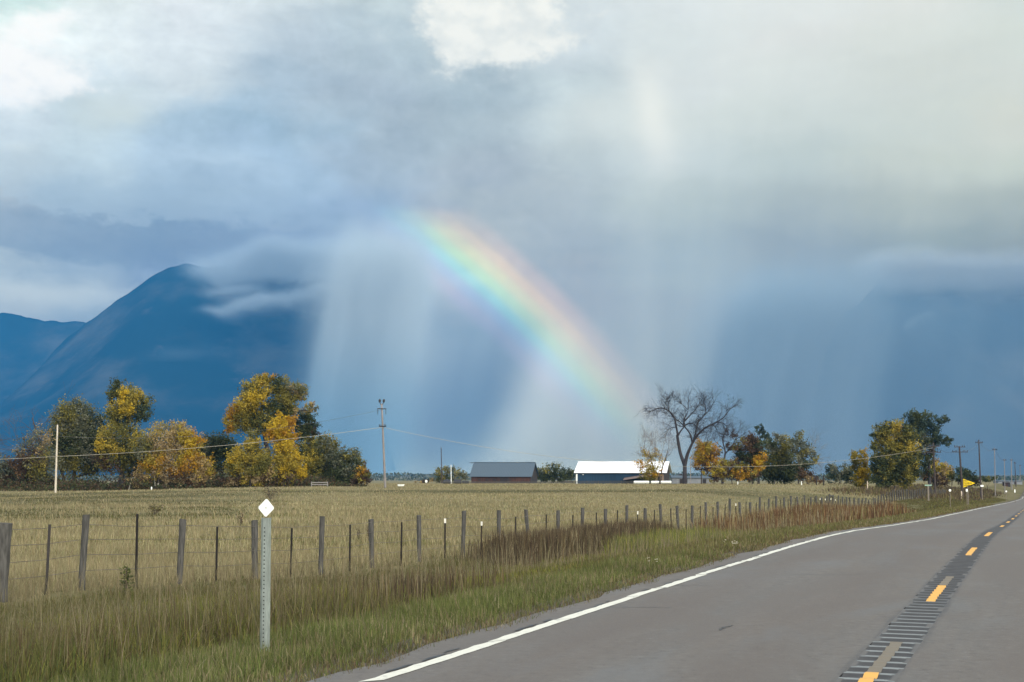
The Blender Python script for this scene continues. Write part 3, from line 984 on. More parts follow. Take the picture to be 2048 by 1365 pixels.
GREEN = [(.092, .115, .032), (.115, .135, .040), (.062, .082, .024), (.14, .145, .052)]
TAN = [(.275, .240, .140), (.33, .285, .175), (.225, .190, .108), (.19, .165, .092)]
BROWN = [(.105, .076, .038), (.14, .102, .052), (.075, .056, .032)]
OLIVE = [(.135, .13, .045), (.105, .10, .034), (.17, .155, .06)]
YGREEN = [(.20, .20, .042), (.150, .165, .034), (.24, .225, .065)]

def in_view(X, Y, pad=1.12):
    return np.abs(X) < (Y * 0.375 * pad + 1.2)

def sample_uv(n, u0, u1, t0, t1, seed, near=1.0):
    r = np.random.default_rng(seed)
    # more blades close by: density falls with distance
    t = np.exp(r.uniform(math.log(t0), math.log(t1), n)) if near else r.uniform(t0, t1, n)
    u = r.uniform(u0, u1, n)
    X, Y = xy_of(u, t)
    k = in_view(X, Y) & (Y > 5)
    return u[k], t[k], X[k], Y[k], r

def bw(Y, base=0.007, k=0.00042):              # far tufts stand for several blades, so they are broader
    return np.maximum(base, Y * k)

# 1 short green mown turf along the asphalt
u, t, X, Y, r = sample_uv(190000, 4.98, 7.6, 5.5, 170, 101)
e = 5.06 + .10 * np.sin(t * 1.7) * np.sin(t * .63 + 1) + .12 * n2(X, Y, 1.3, 5) + .08 * n2(X, Y, .5, 4)
top = 6.95 + .35 * n2(X, Y, 5, 6)
k = (u > e) & (u < top)
u, t, X, Y, e = u[k], t[k], X[k], Y[k], e[k]
n = len(X)
dry = sstep(14, 30, t) * .75 + .25 * n2(X, Y, 3, 8)
g = pal(GREEN, (4, 4, 3, 1.5), n, r)
d = pal(OLIVE + BROWN, (3, 3, 1, 1.2, .8, 1), n, r)
m = (r.uniform(0, 1, n) < dry)[:, None]
edge = sstep(0.5, 0.0, u - e)[:, None]
col = np.where(m, d, g) * (1 - .0 * edge)
col = np.where((r.uniform(0, 1, n) < edge[:, 0] * .6)[:, None], pal(BROWN, (1, 1, 1), n, r), col)
h = (.075 + .10 * sstep(0, .8, u - e)) * r.uniform(.5, 1.4, n) * (1 + .25 * sstep(40, 100, t)) * (1 + .35 * n2(X, Y, .9, 9))
straw = (r.uniform(0, 1, n) < .20 + .18 * n2(X, Y, 1.6, 10))[:, None]
col = np.where(straw, pal(TAN, (1, 1, 2, 2), n, r) * .75, col) * (1 + .22 * n2(X, Y, 1.1, 12))[:, None]
blades('short_grass', 'short green mown turf along the edge of the asphalt', X, Y, h, bw(Y, .006, .00040), col, lean=.55, seed=11)

# 2 tall dry grass and weeds on the bank and in the ditch
u, t, X, Y, r = sample_uv(330000, 6.5, 17.6, 5.0, 330, 102)
# thin out the far part sideways where the bank is seen edge on
pk = n2(X, Y, 2.6, 21)
pk2 = n2(X, Y, 6.5, 22)
lo = 6.85 + .3 * n2(X, Y, 5, 6)
k = u > lo
u, t, X, Y, pk, pk2 = u[k], t[k], X[k], Y[k], pk[k], pk2[k]
n = len(X)
tanc = pal(TAN, (2, 1, 3, 3), n, r)
tanc[:] *= np.array([.60, .60, .54])
brn = pal(BROWN, (2, 2, 1.5), n, r)
olv = pal(OLIVE, (2, 3, 1), n, r) * .85
ygr = pal(YGREEN, (2, 3, 1), n, r)
grn = pal(GREEN, (2, 2, 3, 1), n, r)
x = r.uniform(0, 1, n)
pk3 = n2(X, Y, 1.1, 23)
wt_tan = .08 + .36 * np.clip(pk + .3 * pk3, 0, 1) + .9 * sstep(9.2, 7.6, u) * sstep(10.5, 13, t) * sstep(22, 16, t)
wt_brn = .05 + .42 * np.clip(-pk2 + .4 * pk3, 0, 1)
wt_olv = .80 + .6 * np.clip(pk2 - .3 * pk, 0, 1) + .8 * sstep(10, 12.5, u)
wt_grn = .40 + 2.4 * sstep(15, 9.5, t) * np.clip(pk2 - .2 * pk + .3, 0, 1) + .6 * np.clip(-pk, 0, 1)
band = sstep(14, 20, t) * sstep(78, 60, t) * sstep(7.2, 8.6, u) * sstep(15.6, 13.8, u)   # fresher strip along the foot of the bank
wt_ygr = .75 * sstep(13.5, 12, u) * np.clip(.6 + pk - .4 * pk3, 0.1, 1.4) + 7 * band * sstep(-.5, .35, n2(X, Y, 7, 31))
far = sstep(70, 130, t)
wt_brn = wt_brn + .2 * far
W = np.stack([wt_tan, wt_brn, wt_olv, wt_ygr, wt_grn], -1)
W /= W.sum(1, keepdims=True)
cum = W.cumsum(1)
ch = (x[:, None] > cum[:, :-1]).sum(1)
col = np.choose(ch[:, None], [tanc * .78, brn * .74, olv * .90, ygr * .74, grn * .80])
h = np.where(ch == 0, .52, np.where(ch == 1, .44, np.where(ch == 2, .36, np.where(ch == 3, .36, .34)))) * r.uniform(.55, 1.25, n)
h = h * (1 + .5 * n2(X, Y, 1.8, 41)) * sstep(-.4, .9, u - 6.8) * (1 - .62 * sstep(11.5, 14.5, u)) * (1 - .35 * sstep(35, 130, t))
upb = sstep(12, 9.5, u) * sstep(13, 20, t)
h = h * (1 - .62 * upb)
h = np.maximum(h, .08)
blades('tall_grass', 'tall tan and olive dry grass on the bank between road and wire fence', X, Y, h, bw(Y, .008, .00042), col, lean=.5, seed=12)

# 3 dark brown weeds against the fence and 4 the rust red stand of dock further on
def stand(name, label, n, u0, u1, t0, t1, cols, wts, h0, h1, seed, cat, wmul=1.0, lean=.15, soft=2.5):
    r = np.random.default_rng(seed)
    t = r.uniform(t0, t1, n)
    u = r.uniform(u0, u1, n)
    X, Y = xy_of(u, t)
    nz = n2(X, Y, 3.5, seed)
    uc, uh = (u0 + u1) / 2, (u1 - u0) / 2
    tc_, th_ = (t0 + t1) / 2, (t1 - t0) / 2
    rr = np.maximum(np.abs(u - uc) / uh, np.abs(t - tc_) / th_)
    k = rr + r.normal(0, .10, n) < 1 - .38 * (nz * .5 + .5)
    X, Y, rr, nz = X[k], Y[k], rr[k], nz[k]
    m = len(X)
    h = r.uniform(h0, h1, m) * sstep(1.02, .75, rr) * (1 + .15 * nz) + .1
    return blades(name, label, X, Y, h, bw(Y, .012, .00045) * wmul, pal(cols, wts, m, r, .3), cat=cat, lean=lean, seed=seed)
DARKB = [(.060, .045, .028), (.080, .062, .038), (.11, .085, .050), (.048, .036, .025)]
RUST = [(.105, .052, .025), (.135, .072, .034), (.080, .044, .023), (.25, .185, .09), (.066, .040, .024)]
stand('brown_weeds', 'dark brown patch of dead weeds against the middle of the fence', 17000, 14.6, 17.4, 38, 62, DARKB + BROWN + TAN, (3, 3, 1.5, 2, 1, 1, 1, .25, .15, .3, .4), .45, 1.05, 51, 'weeds')
stand('rust_weeds', 'rust red stand of dead dock along the fence', 17000, 8.8, 16.8, 57, 112, RUST + OLIVE + TAN, (3, 3, 2.5, 2.2, 2, .5, .5, .5, .4, .3, .4, .4), .40, 1.3, 52, 'weeds', lean=.12)
stand('rust_weeds', 'small dark rust weeds in the tall grass by the mown turf', 500, 7.2, 8.6, 14.5, 19.5, BROWN + DARKB, (2, 1, 2, 2, 2, 1, 2), .25, .45, 53, 'weeds')
stand('green_weeds', 'bright green low weeds at the foot of the rust red stand', 14000, 11.2, 15.6, 46, 66, YGREEN + GREEN, (3, 4, 1, 2, 2, 2, 1), .4, .75, 54, 'weeds', lean=.3)

# 5 hayfield beyond the fence
r = np.random.default_rng(103)
n = 430000
Y = np.exp(r.uniform(math.log(24), math.log(330), n))
X = Y * r.uniform(-.43, .43, n)
u, t = uv_of(X, Y)
k = (u > 17.3)
X, Y, u, t = X[k], Y[k], u[k], t[k]
n = len(X)
nz = n2(X * .5, Y, 9, 61)
nz2 = n2(X * .5, Y, 5, 62)
# greener swales lie across the field
sw1 = np.exp(-((Y - (172 + 5 * np.sin(X * .06))) / 9) ** 2) * sstep(70, 50, X) * .9 + np.exp(-((Y - 140) / 22) ** 2) * sstep(-20, -42, X) + np.exp(-((Y - 112) / 20) ** 2) * sstep(-14, -34, X) * 1.2 + np.exp(-((Y - 85) / 9) ** 2) * sstep(-12, -22, X) * .7 + np.exp(-((Y - 168) / 12) ** 2) * sstep(5, 25, X) * .8
green = np.clip(.26 + .62 * np.clip(nz, -.6, 1) + .25 * nz2 + 1.25 * sw1 * sstep(-.7, .4, nz) + .30 * np.clip(nz2, 0, 1) * sstep(100, 40, Y), 0, .92)
m = r.uniform(0, 1, n) < green
tn = pal(TAN, (3, 2, 3, 2), n, r) * np.array([.95, .97, .92])
gr = pal(OLIVE + GREEN + BROWN, (3, 4, 1, 1, 1, 1, .5, 1, 1, .6), n, r) * np.where(sw1 > .25, .60, .95)[:, None]
col = np.where(m[:, None], gr, tn) * (1 + .16 * nz2 + .14 * nz)[:, None]
h = np.where(m, .18, .36) * r.uniform(.5, 1.4, n) * (1 + .25 * nz2) * (1 - .45 * sstep(50, 150, Y))
blades('field_grass', 'pale dry hay grass with greener swales filling the field behind the fence', X, Y, np.maximum(h, .08), bw(Y, .009, .00034), col, lean=.5, seed=13)

# pale seed stems standing above the tall grass near the camera
r = np.random.default_rng(104)
u, t, X, Y, r = sample_uv(5200, 7.2, 17.5, 6, 60, 105)
col = pal(TAN, (1, 2, 2, 1), len(X), r) * .62
blades('seed_stems', 'thin pale seed stems rising above the roadside grass', X, Y, r.uniform(.5, 1.0, len(X)), bw(Y, .005, .00025), col, lean=.25, seed=14)

stand('roadside_brush', 'dark brown brush on the bank around the far power poles', 16000, 8.5, 34, 195, 430, DARKB + OLIVE + BROWN, (2, 2, 2, 1, 1, 1, .6, 1, 1, 1), .35, 1.1, 56, 'brush', lean=.4)

# ------------------------------------------------------------------ trees
YEL = [(.42, .295, .020), (.50, .36, .032), (.35, .25, .022)]
ORA = [(.38, .21, .020), (.31, .165, .020), (.43, .25, .026)]
OLV = [(.175, .160, .034), (.23, .20, .042), (.12, .118, .032)]
YOL = [(.31, .245, .034), (.26, .215, .040), (.37, .285, .045)]
DGR = [(.055, .070, .028), (.072, .088, .034), (.038, .050, .023)]
GGR = [(.125, .135, .085), (.090, .105, .068), (.16, .165, .11)]
TANL = [(.30, .23, .12), (.24, .19, .10), (.36, .27, .12)]
BRN = [(.085, .055, .032), (.12, .075, .038), (.06, .042, .03)]
BGR = [(.045, .075, .060), (.06, .09, .065), (.034, .055, .045)]

def crown_mesh(name, parent, origin, Y, lobes, seed, leaf_px=2.4, k=1.7):
    r = np.random.default_rng(seed)
    px2m = Y / FPX
    VV, CC = [], []
    for lb in lobes:
        cx, cy, rx, ry, cols = lb[:5]
        dens = lb[5] if len(lb) > 5 else 1.0
        dy = lb[6] if len(lb) > 6 else 0.0     # metres nearer (-) or farther (+)
        c = np.array(at(cx, cy, Y)) + np.array([0, dy, 0])
        RX, RZ = rx * px2m, ry * px2m
        RY = min(RX, RZ * 1.1) * .9
        ncl = max(5, int(rx * ry * 0.115 * dens))
        nl = int(22 * k)
        d = r.normal(0, 1, (ncl, 3))
        d /= np.linalg.norm(d, axis=1, keepdims=True)
        rad = r.uniform(.25, 1.0, (ncl, 1)) ** .5 * r.uniform(.85, 1.12, (ncl, 1))
        cc = c + d * rad * np.array([RX, RY, RZ])
        # twigs carry leaves in short upward-leaning sprays
        dirs = d * np.array([1, 1, .55]) + np.array([0, 0, .55]) + r.normal(0, .25, (ncl, 3))
        dirs /= np.linalg.norm(dirs, axis=1, keepdims=True)
        sp = min(RX, RZ) * .26 + 2.2 * px2m
        s = r.uniform(-1, 1, (ncl, nl, 1))
        pos = cc[:, None] + dirs[:, None] * s * sp * r.uniform(.7, 1.5, (ncl, 1, 1)) + r.normal(0, 1, (ncl, nl, 3)) * sp * .40
        ph_ = cc @ r.normal(0, 1, (3, 3)) * (1.1 / max(1.2, min(RX, RZ)))
        vv = np.clip(.5 + .33 * (np.sin(ph_[:, 0] * 1.6 + 1) + np.sin(ph_[:, 1] * 2.1) * .8) + r.normal(0, .13, ncl), 0, .999)
        ccol = np.array(cols)[(vv * len(cols)).astype(int)] * r.uniform(.84, 1.18, (ncl, 1))
        col = ccol[:, None] * r.uniform(.9, 1.12, (ncl, nl, 1)) * np.ones((1, 1, 3))
        VV.append(pos.reshape(-1, 3))
        CC.append(col.reshape(-1, 3))
    P = np.concatenate(VV)
    C = np.concatenate(CC)
    n = len(P)
    size = leaf_px * px2m * r.uniform(.6, 1.35, (n, 1))
    a = r.normal(0, 1, (n, 3)); a /= np.linalg.norm(a, axis=1, keepdims=True)
    b = r.normal(0, 1, (n, 3)); b -= a * (a * b).sum(1, keepdims=True); b /= np.linalg.norm(b, axis=1, keepdims=True)
    V = np.stack([P - a * size * .75, P - b * size * .45, P + a * size * .75, P + b * size * .45], 1) - np.array(origin)
    F = np.arange(n * 4).reshape(n, 4)
    return mesh_obj(name, V.reshape(-1, 3), F, M_LEAF, parent, cols=np.repeat(np.clip(C, 0, 1), 4, 0))

def limb_path(P, Y, origin, jit, r, dys=None):
    pts = [at(x, y, Y) for x, y in P]
    out = []
    for i, p in enumerate(pts):
        j = Vector((0, (dys[i] if dys else r.uniform(-1, 1) * jit * i), 0))
        out.append(p + j - Vector(origin))
    return out

def smooth_path(pts, n=3):
    out = []
    for i in range(len(pts) - 1):
        p0, p1, p2, p3 = pts[max(i - 1, 0)], pts[i], pts[i + 1], pts[min(i + 2, len(pts) - 1)]
        for k in range(n):
            t = k / n
            out.append(0.5 * ((2 * p1) + (p2 - p0) * t + (2 * p0 - 5 * p1 + 4 * p2 - p3) * t * t + (3 * p1 - p0 - 3 * p2 + p3) * t ** 3))
    out.append(pts[-1])
    return out

def twigs(mb, p, d, L, rad, depth, r, up=0.10, droop=0.0, spread=0.75, nchild=(2, 4), segs=4):
    pts, rr = [Vector(p)], [rad]
    d = Vector(d).normalized()
    q = Vector(p)
    for k in range(segs):
        d = (d + Vector((r.gauss(0, .16), r.gauss(0, .16), r.gauss(0, .12) + up - droop * (k / segs)))).normalized()
        q = q + d * (L / segs)
        pts.append(q.copy())
        rr.append(max(rad * (1 - .62 * (k + 1) / segs), .010))
    mb.tube(pts, rr, 4 if rad < .12 else 6, cap=False)
    if depth <= 0:
        return
    for i in range(r.randint(*nchild)):
        k = r.randint(1, segs)
        base = pts[k]
        dd = (pts[k] - pts[k - 1]).normalized()
        side = Vector((r.gauss(0, 1), r.gauss(0, 1) * .8, r.gauss(0, .7)))
        side = (side - dd * side.dot(dd)).normalized()
        nd = (dd + side * r.uniform(spread * .6, spread * 1.5)).normalized()
        twigs(mb, base, nd, L * r.uniform(.5, .8), max(rr[k] * .62, .014), depth - 1, r, up, droop, spread, nchild, segs)

TREES = {}
def tree(name, label, cat, Y, base, lobes=(), trunks=(), bare=(), seed=1, bark=None, group=None, leaf_px=2.4, k=1.7, twigmat=None):
    """trunks: (pixel path, r0, r1); bare: (pixel start, pixel end, radius, depth, droop, spread) limbs that end in twigs"""
    b = at(base[0], base[1], Y)
    gz = float(ground_z(b.x, b.y))
    origin = Vector((b.x, b.y, gz - .05))
    root = empty(name, origin, label, cat, group)
    r = random.Random(seed)
    stems = []
    for P, r0, r1 in trunks:
        mb = MB()
        pts = limb_path(P, Y, origin, .25, r)
        if P[0][1] >= base[1] - 4:
            pts[0].z = -0.2
        pts = smooth_path(pts)
        n = len(pts)
        mb.tube(pts, [r0 + (r1 - r0) * (i / (n - 1)) ** .8 for i in range(n)], 8, cap=False)
        if P[0][1] >= base[1] - 4 or not stems:
            stems.append(mb)
        else:
            stems[0].add(mb.v, mb.f)
    if not stems and lobes:
        mb = MB()
        stems.append(mb)
        top = min(l[1] for l in lobes)
        x0 = base[0]
        hh = base[1] - top
        w = max(l[2] for l in lobes) * Y / FPX
        rr = max(.10, hh * Y / FPX * .017)
        mb.tube([Vector((0, 0, -.2)), Vector((r.uniform(-.2, .2), .1, hh * .35 * Y / FPX)), Vector((r.uniform(-.4, .4), .2, hh * .75 * Y / FPX))], [rr, rr * .75, rr * .3], 8, cap=False)
        for l in lobes:
            e = at(l[0], l[1], Y) - origin + Vector((0, l[6] if len(l) > 6 else 0, 0))
            s = Vector((0, .1, hh * r.uniform(.2, .45) * Y / FPX))
            mb.tube([s, (s + e) / 2 + Vector((0, 0, -.3)), e], [rr * .5, rr * .32, .03], 5, cap=False)
    for mb in stems:
        mb.build('trunk', bark or M_BARK, root, smooth=True)
    if bare:
        tb = MB()
        for it in bare:
            (x0, y0), (x1, y1), rad, depth, droop, spread = it[:6]
            p0, p1 = at(x0, y0, Y) - origin, at(x1, y1, Y) - origin
            dvec = p1 - p0 + Vector((0, r.uniform(-.5, .5) * (p1 - p0).length, 0))
            twigs(tb, p0, dvec, dvec.length, rad, depth, r, up=.05, droop=droop, spread=spread, nchild=it[6] if len(it) > 6 else (3, 5))
        tb.build('branches', twigmat or bark or M_BARK, root)
    if lobes:
        crown_mesh('crown', root, origin, Y, lobes, seed, leaf_px, k)
    return root

LG = 'trees of the left grove'
# left grove, from the frame edge to the tall pole
tree('bush', 'grey green misty bush at the left edge of the frame', 'bush', 222, (14, 978), [(0, 945, 34, 30, GGR, .8), (35, 950, 30, 26, GGR + BRN, .8), (-45, 940, 40, 36, GGR), (20, 965, 45, 14, BRN + GGR, .8), (-110, 930, 50, 46, GGR), (75, 960, 40, 16, BRN + DGR)], seed=3, group=LG)
tree('bare_tree', 'half bare grey tree with dead branches reaching over the leftmost bushes', 'tree', 218, (75, 976),
     [(62, 905, 30, 38, GGR + TANL + BRN, .55), (85, 930, 32, 34, GGR + OLV + BRN, .9), (45, 932, 26, 26, GGR + BRN, .6), (80, 880, 24, 24, TANL + GGR, .35)],
     trunks=[([(88, 976), (90, 930), (78, 885), (66, 850), (62, 835)], .26, .05)],
     bare=[((78, 885), (55, 858), .09, 3, 0, .7), ((66, 850), (64, 828), .06, 2, 0, .8), ((72, 868), (44, 850), .06, 2, .1, .7), ((85, 905), (20, 895), .08, 3, .15, .6), ((80, 915), (12, 880), .07, 3, .1, .6), ((84, 920), (14, 905), .06, 2, .1, .6), ((92, 925), (100, 870), .07, 2, 0, .6)], seed=5, group=LG)
tree('willow', 'tall grey green rounded willow behind the slim wooden pole', 'tree', 225, (143, 978),
     [(150, 835, 44, 34, GGR + OLV), (128, 868, 30, 34, GGR + DGR), (178, 862, 34, 42, GGR + DGR), (150, 885, 46, 36, DGR + GGR + OLV), (120, 915, 40, 28, OLV + GGR), (165, 925, 46, 28, OLV + DGR), (190, 900, 34, 36, DGR + GGR), (145, 812, 30, 14, GGR, .6)],
     trunks=[([(148, 978), (150, 940), (156, 890), (152, 840)], .42, .1), ([(134, 978), (124, 945), (118, 925)], .30, .15), ([(152, 955), (185, 945), (196, 942)], .16, .08)],
     bare=[((118, 898), (104, 832), .10, 2, 0, .5, (2, 3))], seed=7, group=LG)
tree('cottonwood', 'tall slim cottonwood with dark green leaves turning yellow', 'tree', 214, (241, 978),
     [(235, 778, 16, 18, OLV + DGR), (258, 792, 20, 20, OLV + YOL), (222, 795, 14, 12, DGR + OLV, .8), (277, 795, 14, 14, YOL + OLV), (250, 820, 34, 24, OLV + YOL + DGR), (295, 806, 12, 14, DGR + OLV, .7), (285, 822, 20, 16, DGR + BGR, .8), (278, 838, 18, 10, DGR, .7), (235, 840, 22, 22, OLV + DGR), (258, 808, 16, 22, YEL + YOL, .6, -2), (215, 880, 18, 28, YEL + YOL + OLV, .9, -1.5), (206, 890, 10, 12, YEL, .7, -2), (280, 885, 20, 20, YOL + OLV, .9, -1), (245, 880, 34, 36, OLV + DGR), (230, 920, 40, 30, DGR + OLV + BRN), (268, 925, 34, 30, OLV + DGR), (255, 795, 8, 20, YEL, .6, -2.5), (238, 905, 14, 16, YEL + YOL, .5, -2)],
     trunks=[([(243, 978), (246, 930), (250, 880), (256, 830), (256, 790)], .42, .08), ([(250, 870), (272, 845), (290, 820)], .16, .04), ([(248, 900), (225, 880)], .12, .04), ([(236, 978), (240, 950), (254, 938)], .2, .1)], seed=9, group=LG, bark=M_BARKBLUE)
tree('birch', 'pale olive and golden birches with white leaning stems', 'tree', 210, (330, 978),
     [(290, 900, 26, 36, YOL + OLV + GGR), (325, 885, 30, 34, TANL + YOL + OLV), (358, 885, 26, 34, YOL + TANL), (388, 895, 20, 32, YEL + YOL + ORA), (380, 880, 13, 18, YEL, .8, -1), (318, 925, 40, 24, YOL + ORA + TANL), (365, 930, 44, 24, YOL + ORA + TANL), (405, 935, 20, 26, ORA + YOL + TANL), (300, 945, 34, 18, BRN + YOL + TANL, .7), (350, 955, 44, 16, BRN + TANL, .6), (400, 960, 28, 14, BRN + TANL), (278, 960, 22, 14, BRN + TANL, .7), (345, 862, 14, 14, TANL, .5), (370, 858, 14, 12, TANL + GGR, .5)],
     trunks=[([(314, 977), (320, 950), (327, 935)], .10, .06), ([(330, 978), (333, 955), (342, 930)], .09, .05), ([(331, 977), (338, 950), (350, 915)], .09, .04), ([(257, 976), (262, 962), (267, 955)], .08, .05), ([(380, 976), (381, 955), (384, 925)], .09, .04), ([(311, 976), (310, 955), (308, 940)], .08, .04)], seed=13, bark=M_BARKPALE, group=LG)
tree('round_tree', 'dark green rounded tree in the gap behind the golden trees', 'tree', 236, (428, 976),
     [(425, 890, 30, 22, DGR + GGR), (448, 895, 24, 24, DGR), (405, 905, 22, 26, DGR + GGR), (430, 925, 38, 30, DGR + GGR), (440, 950, 34, 22, DGR + BRN + GGR), (418, 955, 22, 18, GGR + BRN + TANL, .7)], seed=15, group=LG)
tree('cottonwood', 'great spreading cottonwood, olive on top with a golden left side', 'tree', 222, (535, 976),
     [(520, 775, 32, 22, OLV + YOL), (533, 758, 20, 12, YOL + ORA + OLV, .8), (560, 772, 22, 20, DGR + OLV + GGR), (505, 790, 24, 18, OLV + DGR), (590, 785, 26, 18, OLV + GGR + TANL), (602, 778, 14, 14, TANL + OLV, .6), (555, 805, 34, 24, OLV + DGR), (608, 795, 16, 8, TANL + OLV, .6), (505, 805, 26, 20, YEL + YOL, .9, -2), (520, 800, 20, 16, YEL, .6, -2.5), (475, 825, 22, 20, YEL + ORA + YOL), (462, 848, 14, 24, ORA + YOL), (495, 840, 30, 28, OLV + YOL + DGR), (525, 845, 34, 26, OLV + DGR), (560, 830, 26, 24, OLV + DGR), (575, 815, 16, 12, DGR + OLV, .7), (612, 820, 16, 12, GGR + TANL + OLV, .6), (625, 815, 8, 14, GGR + TANL, .5), (588, 822, 14, 10, TANL + YOL, .6)],
     trunks=[([(535, 976), (537, 920), (528, 870), (525, 820), (522, 780)], .62, .10), ([(532, 890), (555, 850), (575, 815), (590, 788)], .30, .06), ([(530, 870), (500, 840), (478, 828)], .24, .05), ([(560, 842), (600, 822), (618, 822)], .12, .04)], seed=17, group=LG, bark=M_BARKBLUE)
tree('dark_tree', 'dark green leafy tree leaning out on the right of the great cottonwood', 'tree', 226, (612, 976),
     [(610, 842, 26, 18, DGR + BGR), (628, 848, 12, 10, DGR + BGR, .7), (605, 865, 26, 18, DGR), (628, 862, 14, 8, DGR + BRN, .6), (615, 900, 26, 26, DGR + OLV), (600, 930, 30, 30, OLV + DGR + YOL), (628, 920, 16, 16, YOL + OLV, .8, -1.5), (620, 950, 24, 20, OLV + DGR)], seed=19, group=LG)
tree('golden_tree', 'bright golden orange tree in front of the great cottonwood', 'tree', 208, (565, 976),
     [(560, 860, 22, 26, YEL + ORA), (582, 850, 12, 18, YEL + ORA, .9), (545, 870, 14, 18, ORA + YEL), (575, 880, 20, 24, YEL + ORA), (535, 855, 8, 16, ORA + YOL, .6), (565, 905, 26, 24, YEL + YOL), (580, 930, 22, 22, YEL + YOL), (595, 915, 12, 16, YEL, .8), (560, 935, 24, 22, YOL + YEL), (604, 945, 10, 16, YEL + YOL), (570, 958, 38, 14, YOL + BRN + TANL), (556, 832, 8, 12, YEL, .7), (570, 838, 8, 12, YEL, .6)], seed=21, group=LG, k=1.9)
tree('golden_tree', 'olive yellow low tree at the left foot of the great cottonwood', 'tree', 206, (500, 976),
     [(505, 880, 14, 22, YOL + OLV), (500, 905, 30, 20, YOL + OLV), (472, 915, 18, 18, YOL + YEL), (465, 935, 14, 14, YEL + YOL), (520, 920, 24, 22, YOL + OLV), (490, 935, 34, 22, YOL + OLV), (525, 945, 26, 20, YOL + TANL + OLV), (500, 958, 44, 14, BRN + TANL + YOL, .8), (460, 955, 18, 16, TANL + BRN + GGR, .7)], seed=23, group=LG, k=1.9)
tree('bush', 'dark green rounded bush, larger one of the pair beside the tall pole', 'bush', 228, (655, 974),
     [(650, 895, 26, 22, DGR + GGR + OLV), (640, 885, 18, 12, GGR + OLV, .6), (660, 920, 28, 26, DGR + GGR), (640, 930, 24, 28, DGR + OLV), (650, 950, 38, 20, DGR), (625, 955, 18, 16, DGR)], seed=25, group=LG, k=2)
tree('bush', 'dark green rounded bush, smaller one nearer the tall pole', 'bush', 224, (700, 974),
     [(695, 912, 24, 16, DGR + GGR + OLV), (690, 935, 32, 22, DGR + GGR), (715, 930, 14, 16, DGR + OLV), (700, 955, 36, 16, DGR), (668, 955, 24, 16, DGR)], seed=27, group=LG, k=2)
tree('bush', 'small rusty orange bush at the right end of the left grove', 'bush', 212, (722, 972),
     [(722, 950, 13, 16, ORA + BRN + OLV), (730, 940, 9, 14, BRN + OLV + DGR), (714, 960, 10, 11, ORA + BRN), (728, 962, 12, 9, ORA + BRN)], seed=29, group=LG)

# around the barns
tree('small_tree', 'small grey olive tree beside the thin dark pole', 'tree', 385, (897, 966),
     [(882, 945, 14, 9, GGR + OLV), (900, 942, 14, 9, GGR + OLV), (910, 948, 12, 10, GGR + OLV), (890, 955, 20, 9, OLV + DGR + GGR), (925, 948, 6, 5, GGR, .7), (925, 958, 9, 8, GGR + OLV), (872, 960, 14, 6, TANL + GGR), (845, 964, 18, 3, TANL + BRN)], seed=31, leaf_px=2.0)
tree('shrubbery', 'dark green tree clump between the two barns', 'bush', 420, (1115, 965),
     [(1107, 942, 18, 13, DGR + OLV), (1090, 948, 14, 10, DGR + OLV), (1130, 946, 16, 10, DGR), (1085, 955, 16, 10, DGR), (1115, 956, 34, 9, DGR), (1145, 948, 9, 10, DGR + GGR), (1078, 945, 8, 6, GGR + OLV)], seed=33, leaf_px=2.0, k=2)
RG = 'trees of the farmyard'
tree('autumn_tree', 'half bare yellow tree in front of the white roofed barn', 'tree', 310, (1310, 968),
     [(1295, 915, 16, 20, YOL + TANL, .35), (1308, 925, 16, 22, YOL + YEL, .5), (1290, 935, 14, 14, YOL + ORA, .55), (1318, 910, 12, 16, YOL + TANL, .35), (1282, 925, 10, 10, ORA + TANL, .4), (1305, 948, 20, 12, YOL + ORA + OLV, .8), (1295, 955, 18, 8, YOL + OLV)],
     trunks=[([(1310, 968), (1309, 945), (1303, 920), (1297, 900)], .22, .06), ([(1322, 968), (1324, 940), (1332, 915), (1336, 900)], .20, .05)],
     bare=[((1303, 920), (1281, 890), .08, 3, 0, .6), ((1297, 902), (1298, 878), .06, 3, 0, .6), ((1306, 930), (1276, 905), .07, 3, 0, .6), ((1325, 935), (1338, 880), .08, 3, 0, .6), ((1330, 918), (1348, 905), .06, 3, 0, .6), ((1308, 935), (1312, 880), .07, 3, 0, .6), ((1326, 930), (1318, 880), .06, 3, 0, .7), ((1309, 940), (1282, 930), .05, 2, 0, .7)], seed=35, bark=M_BARK, twigmat=M_TWIG, group=RG, leaf_px=1.9)

